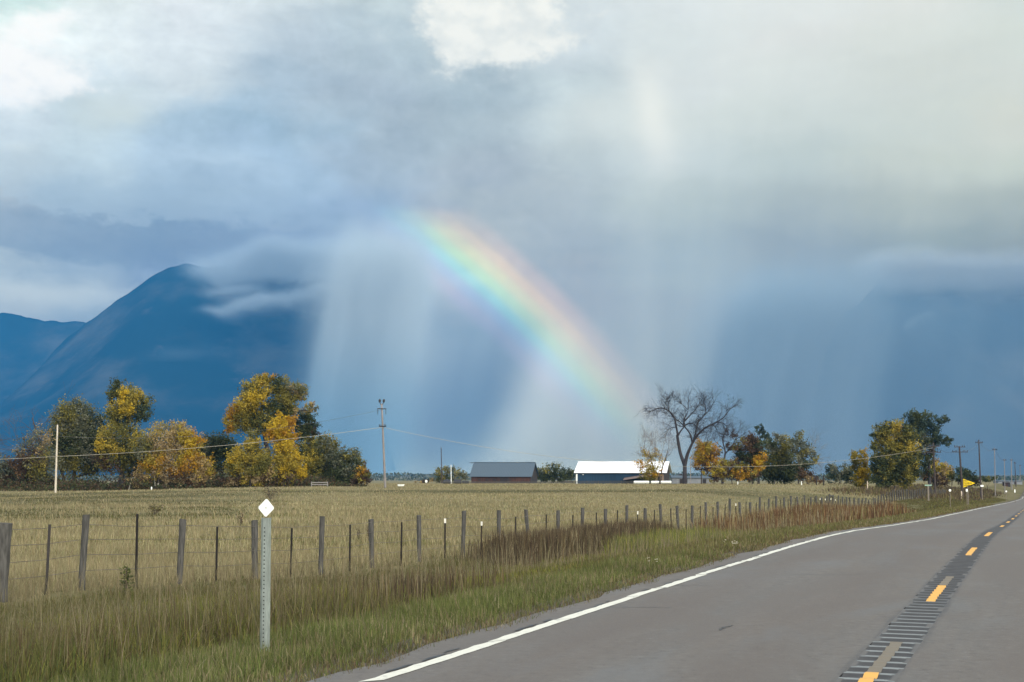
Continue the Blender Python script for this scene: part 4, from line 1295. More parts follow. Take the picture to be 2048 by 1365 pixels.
def elm():
    Y = 275
    S_ = lambda x, y: (1130 + x / 5.851, 770 + y / 5.851)
    base = S_(1400, 1165)
    b = at(*base, Y)
    origin = Vector((b.x, b.y, float(ground_z(b.x, b.y)) - .05))
    root = empty('bare_elm', origin, 'big leafless vase shaped elm forking low, right of the white roofed barn', 'tree', RG)
    r = random.Random(37)
    mb, tb = MB(), MB()
    L = [([(1400, 1170), (1401, 1060), (1402, 950), (1385, 895), (1352, 790), (1328, 650), (1320, 585)], .50, .27),
         ([(1402, 950), (1420, 850), (1450, 760), (1500, 655), (1560, 570), (1630, 505), (1720, 460), (1830, 390), (1900, 295), (1965, 250)], .38, .05),
         ([(1410, 930), (1440, 810), (1490, 690), (1525, 590), (1560, 440), (1620, 375), (1700, 290), (1755, 190)], .30, .05),
         ([(1320, 585), (1300, 480), (1280, 395), (1230, 320), (1165, 283), (1090, 275), (1030, 300), (975, 325)], .24, .05),
         ([(1325, 590), (1355, 540), (1393, 485), (1400, 400), (1440, 290), (1440, 130)], .20, .04),
         ([(1490, 680), (1465, 580), (1420, 510), (1393, 478), (1340, 420), (1295, 395), (1225, 285), (1240, 180)], .20, .05),
         ([(1395, 480), (1440, 455), (1510, 455), (1550, 495)], .12, .06),
         ([(1405, 420), (1470, 350), (1525, 285), (1600, 170)], .16, .04),
         ([(1780, 438), (1850, 450), (1895, 495), (1925, 540)], .10, .03),
         ([(1300, 500), (1250, 500), (1180, 545)], .09, .03),
         ([(1560, 440), (1640, 330), (1640, 240), (1640, 170)], .11, .03),
         ([(1440, 290), (1370, 230), (1320, 180)], .09, .03),
         ([(1165, 283), (1180, 200), (1190, 160)], .08, .03),
         ([(1720, 460), (1760, 500), (1790, 590)], .08, .03)]
    for P, r0, r1 in L:
        pp = [S_(*q) for q in P]
        amp = r.uniform(-1, 1) * .55
        pts = [at(x, y, Y) - origin + Vector((0, amp * max(0, i - 1), 0)) for i, (x, y) in enumerate(pp)]
        if P[0][1] > 1160:
            pts[0].z = -.2
        sp = smooth_path(pts, 4)
        n = len(sp)
        mb.tube(sp, [r0 + (r1 - r0) * (i / (n - 1)) ** .7 for i in range(n)], 8, cap=False)
        if P[0][1] > 1160:
            continue
        for i in range(n // 3, n, 1):
            for _ in range(2):
                d = (sp[i] - sp[i - 1]).normalized()
                side = Vector((r.gauss(0, 1), r.gauss(0, 1), r.gauss(0, .8)))
                side = (side - d * side.dot(d)).normalized()
                far = i / n
                twigs(tb, sp[i], d * .7 + side * r.uniform(.5, 1.1), r.uniform(1.1, 2.4) * (1.15 - .3 * far), max(.022, .05 * (1 - far * .5)), 2, r, up=.07, droop=.26 if sp[i].z < 13 or abs(sp[i].x) > 5.5 else .03, spread=.7, nchild=(2, 4), segs=4)
    mb.build('trunk', M_BARKBLUE, root, smooth=True)
    tb.build('branches', M_BARKBLUE, root)
elm()
tree('autumn_tree', 'orange yellow tree just right of the leafless elm', 'tree', 285, (1403, 967),
     [(1410, 895, 20, 14, ORA + YOL), (1400, 912, 18, 16, YEL + ORA), (1425, 905, 16, 18, ORA + BRN + YOL), (1420, 925, 20, 18, ORA + BRN), (1395, 930, 12, 12, BRN + ORA, .6), (1410, 940, 12, 10, YOL + BRN, .5)],
     trunks=[([(1403, 967), (1403, 940), (1408, 910)], .15, .06)],
     bare=[((1404, 945), (1390, 938), .05, 2, 0, .7), ((1408, 910), (1402, 870), .06, 3, 0, .7), ((1404, 945), (1420, 935), .05, 2, 0, .7), ((1405, 930), (1415, 862), .06, 3, 0, .8)], seed=39, bark=M_BARK, group=RG)
tree('bare_tree', 'dark nearly bare tree with crooked branches behind the orange bushes', 'tree', 295, (1445, 967),
     [(1462, 868, 14, 10, BRN, .4), (1478, 890, 16, 14, BRN + OLV, .6), (1500, 885, 18, 16, BRN + DGR), (1455, 895, 12, 12, BRN, .4)],
     trunks=[([(1445, 967), (1446, 930), (1450, 905), (1446, 880), (1452, 862)], .30, .08), ([(1449, 910), (1465, 890), (1475, 870)], .16, .05)],
     bare=[((1450, 900), (1430, 872), .09, 3, 0, .8), ((1452, 865), (1462, 845), .08, 3, 0, .8), ((1470, 880), (1490, 862), .08, 3, 0, .9), ((1448, 885), (1440, 858), .08, 3, 0, .8), ((1475, 872), (1480, 850), .06, 3, 0, .8)], seed=41, bark=M_BARKBLUE, group=RG)
tree('bush', 'wide olive orange bush under the crooked dark tree', 'bush', 270, (1465, 968),
     [(1448, 942, 30, 15, YOL + BRN + OLV), (1430, 952, 16, 12, YOL + BRN), (1480, 945, 26, 15, OLV + BRN + ORA), (1465, 932, 24, 12, BRN + OLV), (1500, 950, 16, 12, BRN + OLV + YOL)], seed=43, group=RG)
tree('dark_tree', 'brown and dark olive tree behind the orange one at the middle of the farmyard row', 'tree', 300, (1505, 967),
     [(1490, 905, 22, 18, BRN + DGR), (1510, 895, 18, 18, BRN + DGR), (1495, 925, 28, 16, OLV + BRN + DGR), (1520, 920, 14, 20, DGR + BRN), (1505, 945, 24, 18, DGR + BRN)], seed=45, group=RG)
tree('autumn_tree', 'small bright orange tree in the middle of the farmyard row', 'tree', 280, (1515, 968),
     [(1518, 920, 12, 10, ORA + YEL), (1528, 915, 7, 8, ORA, .9), (1520, 935, 10, 12, ORA + YOL), (1514, 947, 7, 8, ORA + BRN, .8)], seed=47, group=RG)
tree('pine', 'thin ragged dark pine rising above the farmyard trees', 'tree', 305, (1518, 967),
     [(1515, 856, 3, 5, BGR), (1524, 855, 3, 5, BGR), (1520, 864, 5, 4, BGR), (1525, 866, 5, 3, BGR, .8), (1530, 870, 8, 3, BGR, .9), (1533, 876, 5, 3, BGR, .8), (1524, 873, 4, 3, BGR), (1530, 886, 8, 6, BGR), (1515, 885, 8, 5, BGR), (1504, 878, 4, 3, BGR), (1522, 900, 14, 8, BGR), (1540, 882, 4, 3, BGR)],
     trunks=[([(1518, 967), (1517, 910), (1518, 875), (1520, 854)], .20, .03)], seed=49, bark=M_BARKBLUE, group=RG, leaf_px=2.2)
tree('feathery_tree', 'tall feathery grey green tree at the right end of the farmyard row', 'tree', 285, (1568, 968),
     [(1558, 872, 13, 12, GGR, .5), (1565, 890, 22, 16, GGR + OLV, .8), (1545, 895, 18, 14, GGR + DGR), (1560, 918, 30, 24, GGR + DGR + OLV), (1548, 945, 26, 22, DGR), (1575, 945, 22, 20, DGR + GGR)], seed=51, group=RG, k=2)
tree('feathery_tree', 'grey green tree with drooping right side next to the feathery tall one', 'tree', 280, (1597, 968),
     [(1596, 878, 13, 14, GGR + OLV, .6), (1600, 900, 22, 16, GGR + OLV, .8), (1620, 905, 14, 14, GGR, .6), (1628, 920, 10, 12, GGR + OLV, .6), (1600, 925, 24, 18, DGR + GGR), (1590, 945, 20, 18, DGR)],
     bare=[((1608, 925), (1640, 935), .06, 3, .2, .6), ((1606, 915), (1638, 905), .06, 3, .1, .6)], seed=53, group=RG, twigmat=M_TWIG)
tree('bush', 'bare brown brush heap at the right end of the farmyard row', 'bush', 275, (1615, 969),
     [(1610, 955, 16, 12, BRN + TANL, .8), (1628, 961, 14, 7, BRN + TANL, .8), (1602, 945, 8, 8, BRN, .6)], seed=55, group=RG)
tree('round_tree', 'hazy grey green tree pair left of the small yellow poplar', 'tree', 340, (1680, 972),
     [(1664, 938, 13, 11, BGR + GGR), (1690, 942, 18, 12, GGR + BGR), (1660, 952, 10, 9, BGR), (1682, 955, 26, 9, GGR + DGR), (1700, 950, 14, 12, GGR + DGR), (1680, 966, 30, 5, BRN + GGR, .6)], seed=57, group='trees by the road')
tree('poplar', 'small yellow poplar left of the big olive tree', 'tree', 285, (1722, 976),
     [(1710, 918, 13, 14, YOL + OLV), (1727, 914, 9, 14, YOL + YEL + TANL), (1712, 935, 12, 14, YOL + OLV), (1728, 935, 10, 16, YEL + YOL), (1722, 955, 16, 16, YEL + YOL), (1735, 950, 10, 14, YOL + OLV), (1720, 966, 16, 9, YOL + OLV)], seed=59, group='trees by the road')
tree('cottonwood', 'big dense olive green tree by the road', 'tree', 275, (1790, 980),
     [(1780, 862, 26, 18, OLV + DGR + OLV + DGR + OLV + YOL), (1795, 850, 16, 10, OLV + DGR + OLV + DGR + OLV + YOL + TANL, .8), (1765, 870, 16, 16, OLV + DGR + OLV + YOL), (1812, 868, 24, 20, OLV + DGR + OLV + YOL), (1775, 893, 32, 22, OLV + DGR + OLV + YOL), (1815, 898, 26, 24, OLV + DGR + OLV + YOL), (1790, 920, 42, 24, OLV + DGR), (1825, 925, 20, 24, OLV + DGR + OLV + YOL + DGR), (1770, 940, 26, 22, DGR + OLV), (1805, 948, 36, 20, OLV + DGR), (1765, 960, 20, 14, DGR), (1795, 966, 30, 10, DGR + OLV), (1752, 945, 12, 24, DGR + BGR), (1748, 868, 6, 6, DGR, .6), (1748, 895, 7, 5, DGR, .6), (1746, 918, 8, 6, DGR, .6)], seed=61, group='trees by the road', k=2)
tree('dark_tree', 'dark green tall tree with a leafy arm, behind the big olive tree', 'tree', 290, (1858, 978),
     [(1825, 838, 18, 14, DGR + BGR), (1845, 840, 22, 15, DGR + BGR), (1830, 860, 24, 18, DGR + BGR), (1862, 858, 20, 16, DGR + BGR), (1880, 842, 12, 8, DGR + BGR), (1890, 838, 8, 6, BGR + DGR, .7), (1872, 878, 16, 13, DGR + BGR), (1890, 884, 10, 8, DGR + BGR), (1898, 884, 6, 6, BGR + DGR, .7), (1850, 880, 18, 16, DGR + GGR), (1850, 905, 20, 14, DGR + BRN + GGR), (1855, 930, 12, 22, DGR), (1850, 950, 10, 12, DGR + BRN)],
     trunks=[([(1858, 978), (1858, 930), (1850, 890), (1848, 850)], .40, .08), ([(1852, 895), (1872, 865), (1888, 842)], .16, .04), ([(1855, 905), (1878, 890), (1898, 886)], .12, .03)], seed=63, group='trees by the road', bark=M_BARKBLUE)
tree('autumn_tree', 'hazy tan tree behind the first roadside power pole', 'tree', 330, (1878, 978),
     [(1872, 935, 14, 18, TANL + YOL), (1885, 940, 10, 16, TANL + YOL), (1868, 955, 16, 14, TANL + BRN), (1885, 960, 14, 12, BRN + TANL)], seed=65, group='trees by the road')
tree('round_tree', 'hazy olive tree between the first two roadside power poles', 'tree', 360, (1905, 976),
     [(1895, 938, 10, 9, YOL + TANL), (1905, 945, 12, 9, OLV + GGR), (1898, 955, 14, 10, DGR + GGR + OLV)], seed=67, group='trees by the road')
tree('round_tree', 'dark green tree behind the yellow pennant sign', 'tree', 350, (1932, 978),
     [(1922, 944, 12, 8, DGR + BGR), (1938, 946, 10, 8, BGR + DGR), (1925, 956, 18, 10, DGR), (1945, 958, 12, 9, DGR), (1935, 968, 20, 8, DGR + BRN), (1952, 966, 8, 7, DGR + BRN)], seed=69, group='trees by the road')
tree('bush', 'low dark bush beyond the third roadside power pole', 'bush', 420, (1975, 968),
     [(1970, 960, 10, 5, DGR + BRN), (1982, 958, 9, 5, DGR + OLV)], seed=71, group='trees by the road')

# brush under the grove
r = np.random.default_rng(91)
n = 42000
px = r.uniform(-180, 735, n)
Yb = r.uniform(205, 236, n)
X = (px - 1024) / FPX * Yb
ht = (1.15 + 1.7 * n2(X, Yb, 5, 92) + .7 * n2(X, Yb, 1.6, 93)) * sstep(735, 640, px)
Z = ground_z(X, Yb) + r.uniform(0, 1, n) ** .8 * np.maximum(ht, .15)
P = np.stack([X, Yb, Z], -1)
a = r.normal(0, 1, (n, 3)); a /= np.linalg.norm(a, axis=1, keepdims=True)
b = r.normal(0, 1, (n, 3)); b -= a * (a * b).sum(1, keepdims=True); b /= np.linalg.norm(b, axis=1, keepdims=True)
sz = r.uniform(.10, .26, (n, 1))
V = np.stack([P - a * sz, P - b * sz * .5, P + a * sz, P + b * sz * .5], 1).reshape(-1, 3)
tag(mesh_obj('undergrowth', V, np.arange(n * 4).reshape(n, 4), M_LEAF, cols=np.repeat(pal(BRN + DGR + [(.13, .11, .06)], (2, 1, 2, 2, 2, 2, 1.2), n, r) * .8, 4, 0)),
    'dark brown brush filling the ground under the left grove', 'undergrowth', kind='stuff')

# far belt of trees at the foot of the valley
r = np.random.default_rng(77)
n = 15000
px = r.uniform(-150, 2300, n)
Yf = 2500 + r.uniform(-120, 120, n)
X = (px - 1024) / FPX * Yf
base = ground_z(X, Yf)
ht = 11 + 4.5 * n2(X, X * 0, 130, 78) + 2.5 * n2(X, X * 0, 30, 79)
Z = base + r.uniform(0, 1, n) ** .8 * ht
P = np.stack([X, Yf, Z], -1)
a = r.normal(0, 1, (n, 3)); a /= np.linalg.norm(a, axis=1, keepdims=True)
b = r.normal(0, 1, (n, 3)); b -= a * (a * b).sum(1, keepdims=True); b /= np.linalg.norm(b, axis=1, keepdims=True)
sz = r.uniform(1.2, 3.0, (n, 1))
V = np.stack([P - a * sz, P - b * sz * .6, P + a * sz, P + b * sz * .6], 1).reshape(-1, 3)
tag(mesh_obj('treeline', V, np.arange(n * 4).reshape(n, 4), M_LEAF, cols=np.repeat(pal(DGR + GGR, (2, 2, 2, 1, 1, 1), n, r), 4, 0)),
    'far blue belt of trees along the foot of the valley', 'trees', kind='stuff')

# ------------------------------------------------------------------ wire fence
M_POST = simple('weathered_wood', (0.060, 0.060, 0.056), 0.9, var=0.45, scale=3, stretch=(9, 9, 1.0), bump=0.4)
M_TPOST = simple('dark_steel', (0.012, 0.010, 0.009), 0.6, var=0.5, scale=4)
M_TIP = simple('white_enamel', (0.75, 0.74, 0.66), 0.5, var=0.08)
M_WIRE = simple('fence_wire', (0.095, 0.085, 0.075), 0.6, var=0.3)
def fence_xy(z, u=17.5):
    t = (z - u * ST) / CT
    return xy_of(u, t)
def wood_post_mesh(seed):
    r = random.Random(seed)
    mb = MB()
    h, rad, n = 1.42 + r.uniform(-.06, .06), r.uniform(.066, .082), 9
    lx, ly = r.gauss(.012, .02), r.gauss(0, .02)
    pts = [Vector((lx * z * 1.2 + r.gauss(0, .004), ly * z, z)) for z in (-.4, 0, .35, .7, 1.05, h - .02)]
    mb.tube(pts, [rad * 1.0, rad * r.uniform(.96, 1.06), rad * r.uniform(.92, 1.02), rad * r.uniform(.95, 1.03), rad * r.uniform(.98, 1.05), rad * r.uniform(.98, 1.1)], n)
    a, b = r.uniform(-.25, .25), r.uniform(-.25, .25)
    mb.v = [(x, y, z + (a * (x - pts[-1].x) + b * (y - pts[-1].y) if z > h - .05 else 0)) for x, y, z in mb.v]
    return mb
fo = fence_xy(27)
fence = empty('wire_fence', (fo[0], fo[1], float(ground_z(*fo))), 'barbed wire fence of grey wooden and dark steel posts along the hayfield', 'fence')
def part_copy(src, name, parent, loc, rz=0, scale=1.0, tilt=(0, 0)):
    o = src.copy()
    COL.objects.link(o)
    o.name = name
    o.parent = parent
    o.location = Vector(loc) - parent.location
    o.rotation_euler = (tilt[0], tilt[1], rz)
    o.scale = (1, 1, scale)
    return o
wood_src = []
r = random.Random(5)
tops = {}
zs_wood = [21.9, 24.83] + [26.92 + 2.93 * k for k in range(84)]
wire_pts = []
for i, z in enumerate(zs_wood):
    z = z + r.uniform(-.12, .12) * (i > 2)
    x, y = fence_xy(z)
    g = float(ground_z(x, y))
    if i < 5:
        o = wood_post_mesh(60 + i).build('wooden_post', M_POST, fence, Vector((x, y, g)) - fence.location)
        if i == 1:
            o.scale = (1.75, 1.75, 1.0)
        wood_src.append(o)
    else:
        o = part_copy(r.choice(wood_src[2:]), 'wooden_post', fence, (x, y, g), r.uniform(0, 6.28), r.uniform(.93, 1.07), (r.gauss(0, .018), r.gauss(0, .018)))
    wire_pts.append((x, y, g))
# T section steel posts between them
mb = MB()
mb.box((0, 0, .45), (.052, .008, 1.86)).box((0, .021, .45), (.010, .034, 1.86))
for k in range(12):
    mb.box((0, -.006, .15 + k * .1), (.012, .008, .02))
tp_src = None
TIPS = [887, 960, 1272, 1472, 1655]
steel_px = {}
for i in range(1, 76):
    z = (zs_wood[i] + zs_wood[i + 1]) / 2 + r.uniform(-.1, .1)
    x, y = fence_xy(z, 17.46)
    g = float(ground_z(x, y))
    px = 2080 - 51153 / z
    hs = 1.15 if i == 2 else r.uniform(.88, 1.0)
    if tp_src is None:
        o = tp_src = mb.build('steel_post', M_TPOST, fence, Vector((x, y, g)) - fence.location)
        o.rotation_euler = (0, .02, TH)
    else:
        o = part_copy(tp_src, 'steel_post', fence, (x, y, g - (1 - hs) * .0), -TH + r.gauss(0, .1), hs, (r.gauss(0, .015), r.gauss(.012, .015)))
    if any(abs(px - q) < 16 for q in TIPS):
        t = MB().box((0, -.002, 1.31), (.058, .020, .15)).box((0, .02, 1.31), (.014, .034, .15))
        t.build('painted_tip', M_TIP, o)
# brace of two posts and a rail where the fence changes
for zz in (121.5, 123.6):
    x, y = fence_xy(zz)
    g = float(ground_z(x, y))
    part_copy(wood_src[3], 'wooden_post', fence, (x, y, g), .5, 1.12)
a_, b_ = fence_xy(121.5), fence_xy(123.6)
ga, gb = float(ground_z(*a_)), float(ground_z(*b_))
MB().tube([Vector((*a_, ga + 1.46)), Vector((*b_, gb + 1.44))], .075, 8).build('brace_rail', M_POST, fence, -fence.location)
for hgt in (.38, .68, .98, 1.26):
    pts = []
    for k, (x, y, g) in enumerate(wire_pts):
        if k:
            px_, py_, pg = wire_pts[k - 1]
            pts.append(Vector(((x + px_) / 2, (y + py_) / 2, (g + pg) / 2 + hgt - .025 + r.uniform(-.015, .015))))
        pts.append(Vector((x, y, g + hgt + r.uniform(-.015, .015))))
    MB().tube(pts, .0055, 4, cap=False).build('wire', M_WIRE, fence, -fence.location)

# ------------------------------------------------------------------ roadside marker with the white diamond
M_GALV = simple('galvanised_steel', (0.235, 0.275, 0.255), 0.55, metal=0.25, var=0.2, scale=6, stretch=(4, 4, 1))
M_HOLE = simple('punched_hole', (0.035, 0.040, 0.038), 0.9, var=0.2)
M_SIGNWHITE = simple('white_reflector', (0.80, 0.84, 0.80), 0.35, var=0.03, scale=12)
mx, my = at(528, 1300, 12.3).x, 12.3
mg = float(ground_z(mx, my))
marker = empty('delineator', (mx, my, mg), 'roadside delineator with white diamond plate on a perforated galvanised post', 'road marker')
ztop = at(530, 1036, 12.3).z - mg
zd = at(529, 1016, 12.3).z - mg
mb = MB()
prof = [(-.046, .018), (-.030, .018), (-.016, -.018), (.016, -.018), (.030, .018), (.046, .018)]
th = .004
n = 2
for (x0, y0), (x1, y1) in zip(prof[:-1], prof[1:]):
    d = Vector((x1 - x0, y1 - y0, 0)).normalized()
    nn = Vector((-d.y, d.x, 0)) * th
    vs = []
    for z in (-.45, ztop):
        vs += [(x0, y0, z), (x1, y1, z), (x1 + nn.x, y1 + nn.y, z), (x0 + nn.x, y0 + nn.y, z)]
    mb.add(vs, [(0, 1, 5, 4), (1, 2, 6, 5), (2, 3, 7, 6), (3, 0, 4, 7), (4, 5, 6, 7), (3, 2, 1, 0)])
post = mb.build('post', M_GALV, marker)
post.rotation_euler = (0, -.006, -TH * .5)
hb = MB()
k = .04
while k < ztop - .06:
    hb.tube([Vector((0, -.0205, k)), Vector((0, -.0175, k))], .0068, 8)
    k += .0254 * 1.4
hb.build('hole_row', M_HOLE, post)
s = .0985
v = []
c = .009
outline = [(0 + c, s - c), (0 - c, s - c), (-s + c, c), (-s + c, -c), (-c, -s + c), (c, -s + c), (s - c, -c), (s - c, c)]
outline = [(x * .80, z * .86) for x, z in outline]
pl = MB().add([(x, -.003, z) for x, z in outline] + [(x, .0, z) for x, z in outline], [tuple(range(8))[::-1], tuple(range(8, 16))] + [(i, (i + 1) % 8, 8 + (i + 1) % 8, 8 + i) for i in range(8)])
d = pl.build('diamond_plate', M_SIGNWHITE, marker, (0.003, -.024, zd))
d.rotation_euler = (0, .03, -TH * .5)
bo = MB().tube([Vector((0, -.009, 0)), Vector((0, -.002, 0))], .006, 8)
bo.build('bolt', M_GALV, d)

# ------------------------------------------------------------------ yellow pennant sign
M_SIGNYEL = simple('yellow_sign_face', (0.80, 0.56, 0.010), 0.4, var=0.04)
M_BLACK = simple('black_lettering', (0.012, 0.012, 0.012), 0.5, var=0.1)
M_SIGNPOST = simple('wooden_sign_post', (0.16, 0.14, 0.115), 0.9, var=0.25, stretch=(6, 6, 1))
Ys = 146
sg = at(1936.5, 1000, Ys)
gz = float(ground_z(sg.x, sg.y))
pen = empty('pennant_sign', (sg.x, sg.y, gz), 'yellow pennant shaped no passing zone sign beside the far road', 'sign')
pen.rotation_euler = (0, 0, -TH)
m_px = Ys / FPX
zc = at(1936.5, 966.8, Ys).z - gz
MB().box((0, .05, (zc - .2) / 2 - .2), (.10, .10, zc - .2 + .4 + .5)).build('post', M_SIGNPOST, pen)
def plate(name, outline, y0, y1, mat, parent):
    n = len(outline)
    return MB().add([(x, y0, z) for x, z in outline] + [(x, y1, z) for x, z in outline], [tuple(range(n)), tuple(range(n, 2 * n))[::-1]] + [(i, n + i, n + (i + 1) % n, (i + 1) % n) for i in range(n)]).build(name, mat, parent)
L_, H_ = 1.22, .93
board = plate('board', [(-.46, zc + H_ / 2), (-.46, zc - H_ / 2), (.72, zc - .03), (.72, zc + .03)], -.006, 0, M_SIGNYEL, pen)
plate('border', [(-.40, zc + H_ / 2 - .10), (-.43, zc + H_ / 2 - .075), (-.43, zc - H_ / 2 + .075), (-.40, zc - H_ / 2 + .10)], -.009, -.0065, M_BLACK, board)
def lettering(text, size, x, z, mat, parent, y=-.012, name='lettering'):
    cu = bpy.data.curves.new(name, 'FONT')
    cu.body = text
    cu.size = size
    cu.align_x = 'LEFT'
    cu.align_y = 'CENTER'
    cu.extrude = .001
    cu.offset = size * .02
    cu.materials.append(mat)
    tmp = bpy.data.objects.new('spare', cu)
    COL.objects.link(tmp)
    bpy.context.view_layer.update()
    me = bpy.data.meshes.new_from_object(tmp)
    bpy.data.objects.remove(tmp)
    me.materials.clear()
    me.materials.append(mat)
    o = bpy.data.objects.new(name, me)
    COL.objects.link(o)
    o.parent = parent
    o.location = (x, y, z)
    o.rotation_euler = (math.radians(90), 0, 0)
    return o
lettering('NO', .22, -.36, zc + .235, M_BLACK, board)
lettering('PASSING', .20, -.36, zc + .0, M_BLACK, board)
lettering('ZONE', .20, -.36, zc - .225, M_BLACK, board)

# small markers along the far road
def stake(name, label, cat, px, ytop, ybot, Y, w, h, mat_head, shape='plate', group=None, post=M_SIGNPOST, lean=0):
    p = at(px, ybot, Y)
    g = float(ground_z(p.x, p.y))
    root = empty(name, (p.x, p.y, g), label, cat, group)
    zt = at(px, ytop, Y).z - g
    pw = max(.05, w * .22)
    MB().box((0, .03, (zt - h) / 2 - .1), (pw, .04, max(.3, zt - h * .5 + .6))).build('post', post, root)
    if shape == 'round':
        n = 14
        plate('reflector', [(w / 2 * math.cos(6.283 * i / n), zt - h / 2 + h / 2 * math.sin(6.283 * i / n)) for i in range(n)], -.01, .01, mat_head, root)
    else:
        c = min(w, h) * .15
        plate('plate', [(-w / 2, zt - h + c), (-w / 2 + c, zt - h), (w / 2 - c, zt - h), (w / 2, zt - h + c), (w / 2, zt - c), (w / 2 - c, zt), (-w / 2 + c, zt), (-w / 2, zt - c)], -.01, .01, mat_head, root)
    return root
RM = 'white markers along the far road'
stake('delineator', 'white square reflector on a post under the yellow pennant sign', 'road marker', 1934.3, 978.2, 1006, 140, .18, .28, M_SIGNWHITE, group=RM)
stake('delineator', 'round white reflector left of the yellow pennant sign', 'road marker', 1900.5, 978.6, 1000, 150, .27, .27, M_SIGNWHITE, 'round', group=RM)
stake('delineator', 'round white reflector right of the yellow pennant sign', 'road marker', 2013, 981.5, 996, 215, .26, .26, M_SIGNWHITE, 'round', group=RM)
stake('delineator', 'narrow white marker nearest the right edge of the frame', 'road marker', 2030, 979.5, 992, 205, .17, .45, M_SIGNWHITE, group=RM)
stake('notice_sign', 'small white sign at the foot of the third roadside power pole', 'sign', 1964.5, 970.5, 985, 240, .55, .30, M_SIGNWHITE)
M_GREENSIGN = simple('green_sign_face', (0.20, 0.33, 0.26), 0.4, var=0.05)
stake('street_sign', 'thin pale green street name sign by the first roadside power pole', 'sign', 1857, 969.8, 986, 190, 1.0, .17, M_GREENSIGN)
MPALE = simple('pale_wood', (0.50, 0.42, 0.33), 0.8, var=0.15)
def plain_stake(px, ytop, ybot, Y, w, mat, label, name='wooden_stake', cat='stake', lean=0.0, group=None):
    p = at(px, ybot, Y)
    g = float(ground_z(p.x, p.y))
    h = at(px, ytop, Y).z - g
    mb = MB()
    mb.tube([Vector((0, 0, -.3)), Vector((lean * h * .5, 0, h * .5)), Vector((lean * h, 0, h))], [w / 2, w / 2 * .97, w / 2 * .9], 8)
    mb.add([Vector((lean * h + w * .45 * math.cos(k * 1.0472), w * .45 * math.sin(k * 1.0472), h)) for k in range(6)] + [Vector((lean * h, 0, h + w * .25))], [(k, (k + 1) % 6, 6) for k in range(6)])
    o = mb.build(name, mat, None, (p.x, p.y, g))
    return tag(o, label, cat, group)
plain_stake(1923.5, 983, 1004, 222, .22, MPALE, 'pale wooden guard stake against the foot of the second roadside power pole')
plain_stake(1603, 963.3, 969, 250, .17, M_SIGNWHITE, 'white stake standing before the drooping grey green tree', 'marker_stake')
plain_stake(1475.6, 964, 969, 250, .17, M_SIGNWHITE, 'white stake before the wide olive orange bush', 'marker_stake')
plain_stake(1633, 951.5, 969, 262, .24, M_TPOST, 'dark gate post, left one of the pair beyond the brush heap', 'gate_post', 'post')
plain_stake(1647.5, 951.5, 969, 262, .26, M_TPOST, 'dark gate post, right one of the pair beyond the brush heap', 'gate_post', 'post')
plain_stake(1549, 961, 969, 255, .16, M_POST, 'weathered grey stake before the feathery tall tree', 'wooden_stake')
plain_stake(1995.5, 966, 975, 300, .25, M_TPOST, 'dark stump post below the pale fourth roadside power pole', 'post', 'post') if False else None
plain_stake(1735, 963, 977, 250, .18, MPALE, 'pale stake standing before the small yellow poplar', 'wooden_stake')

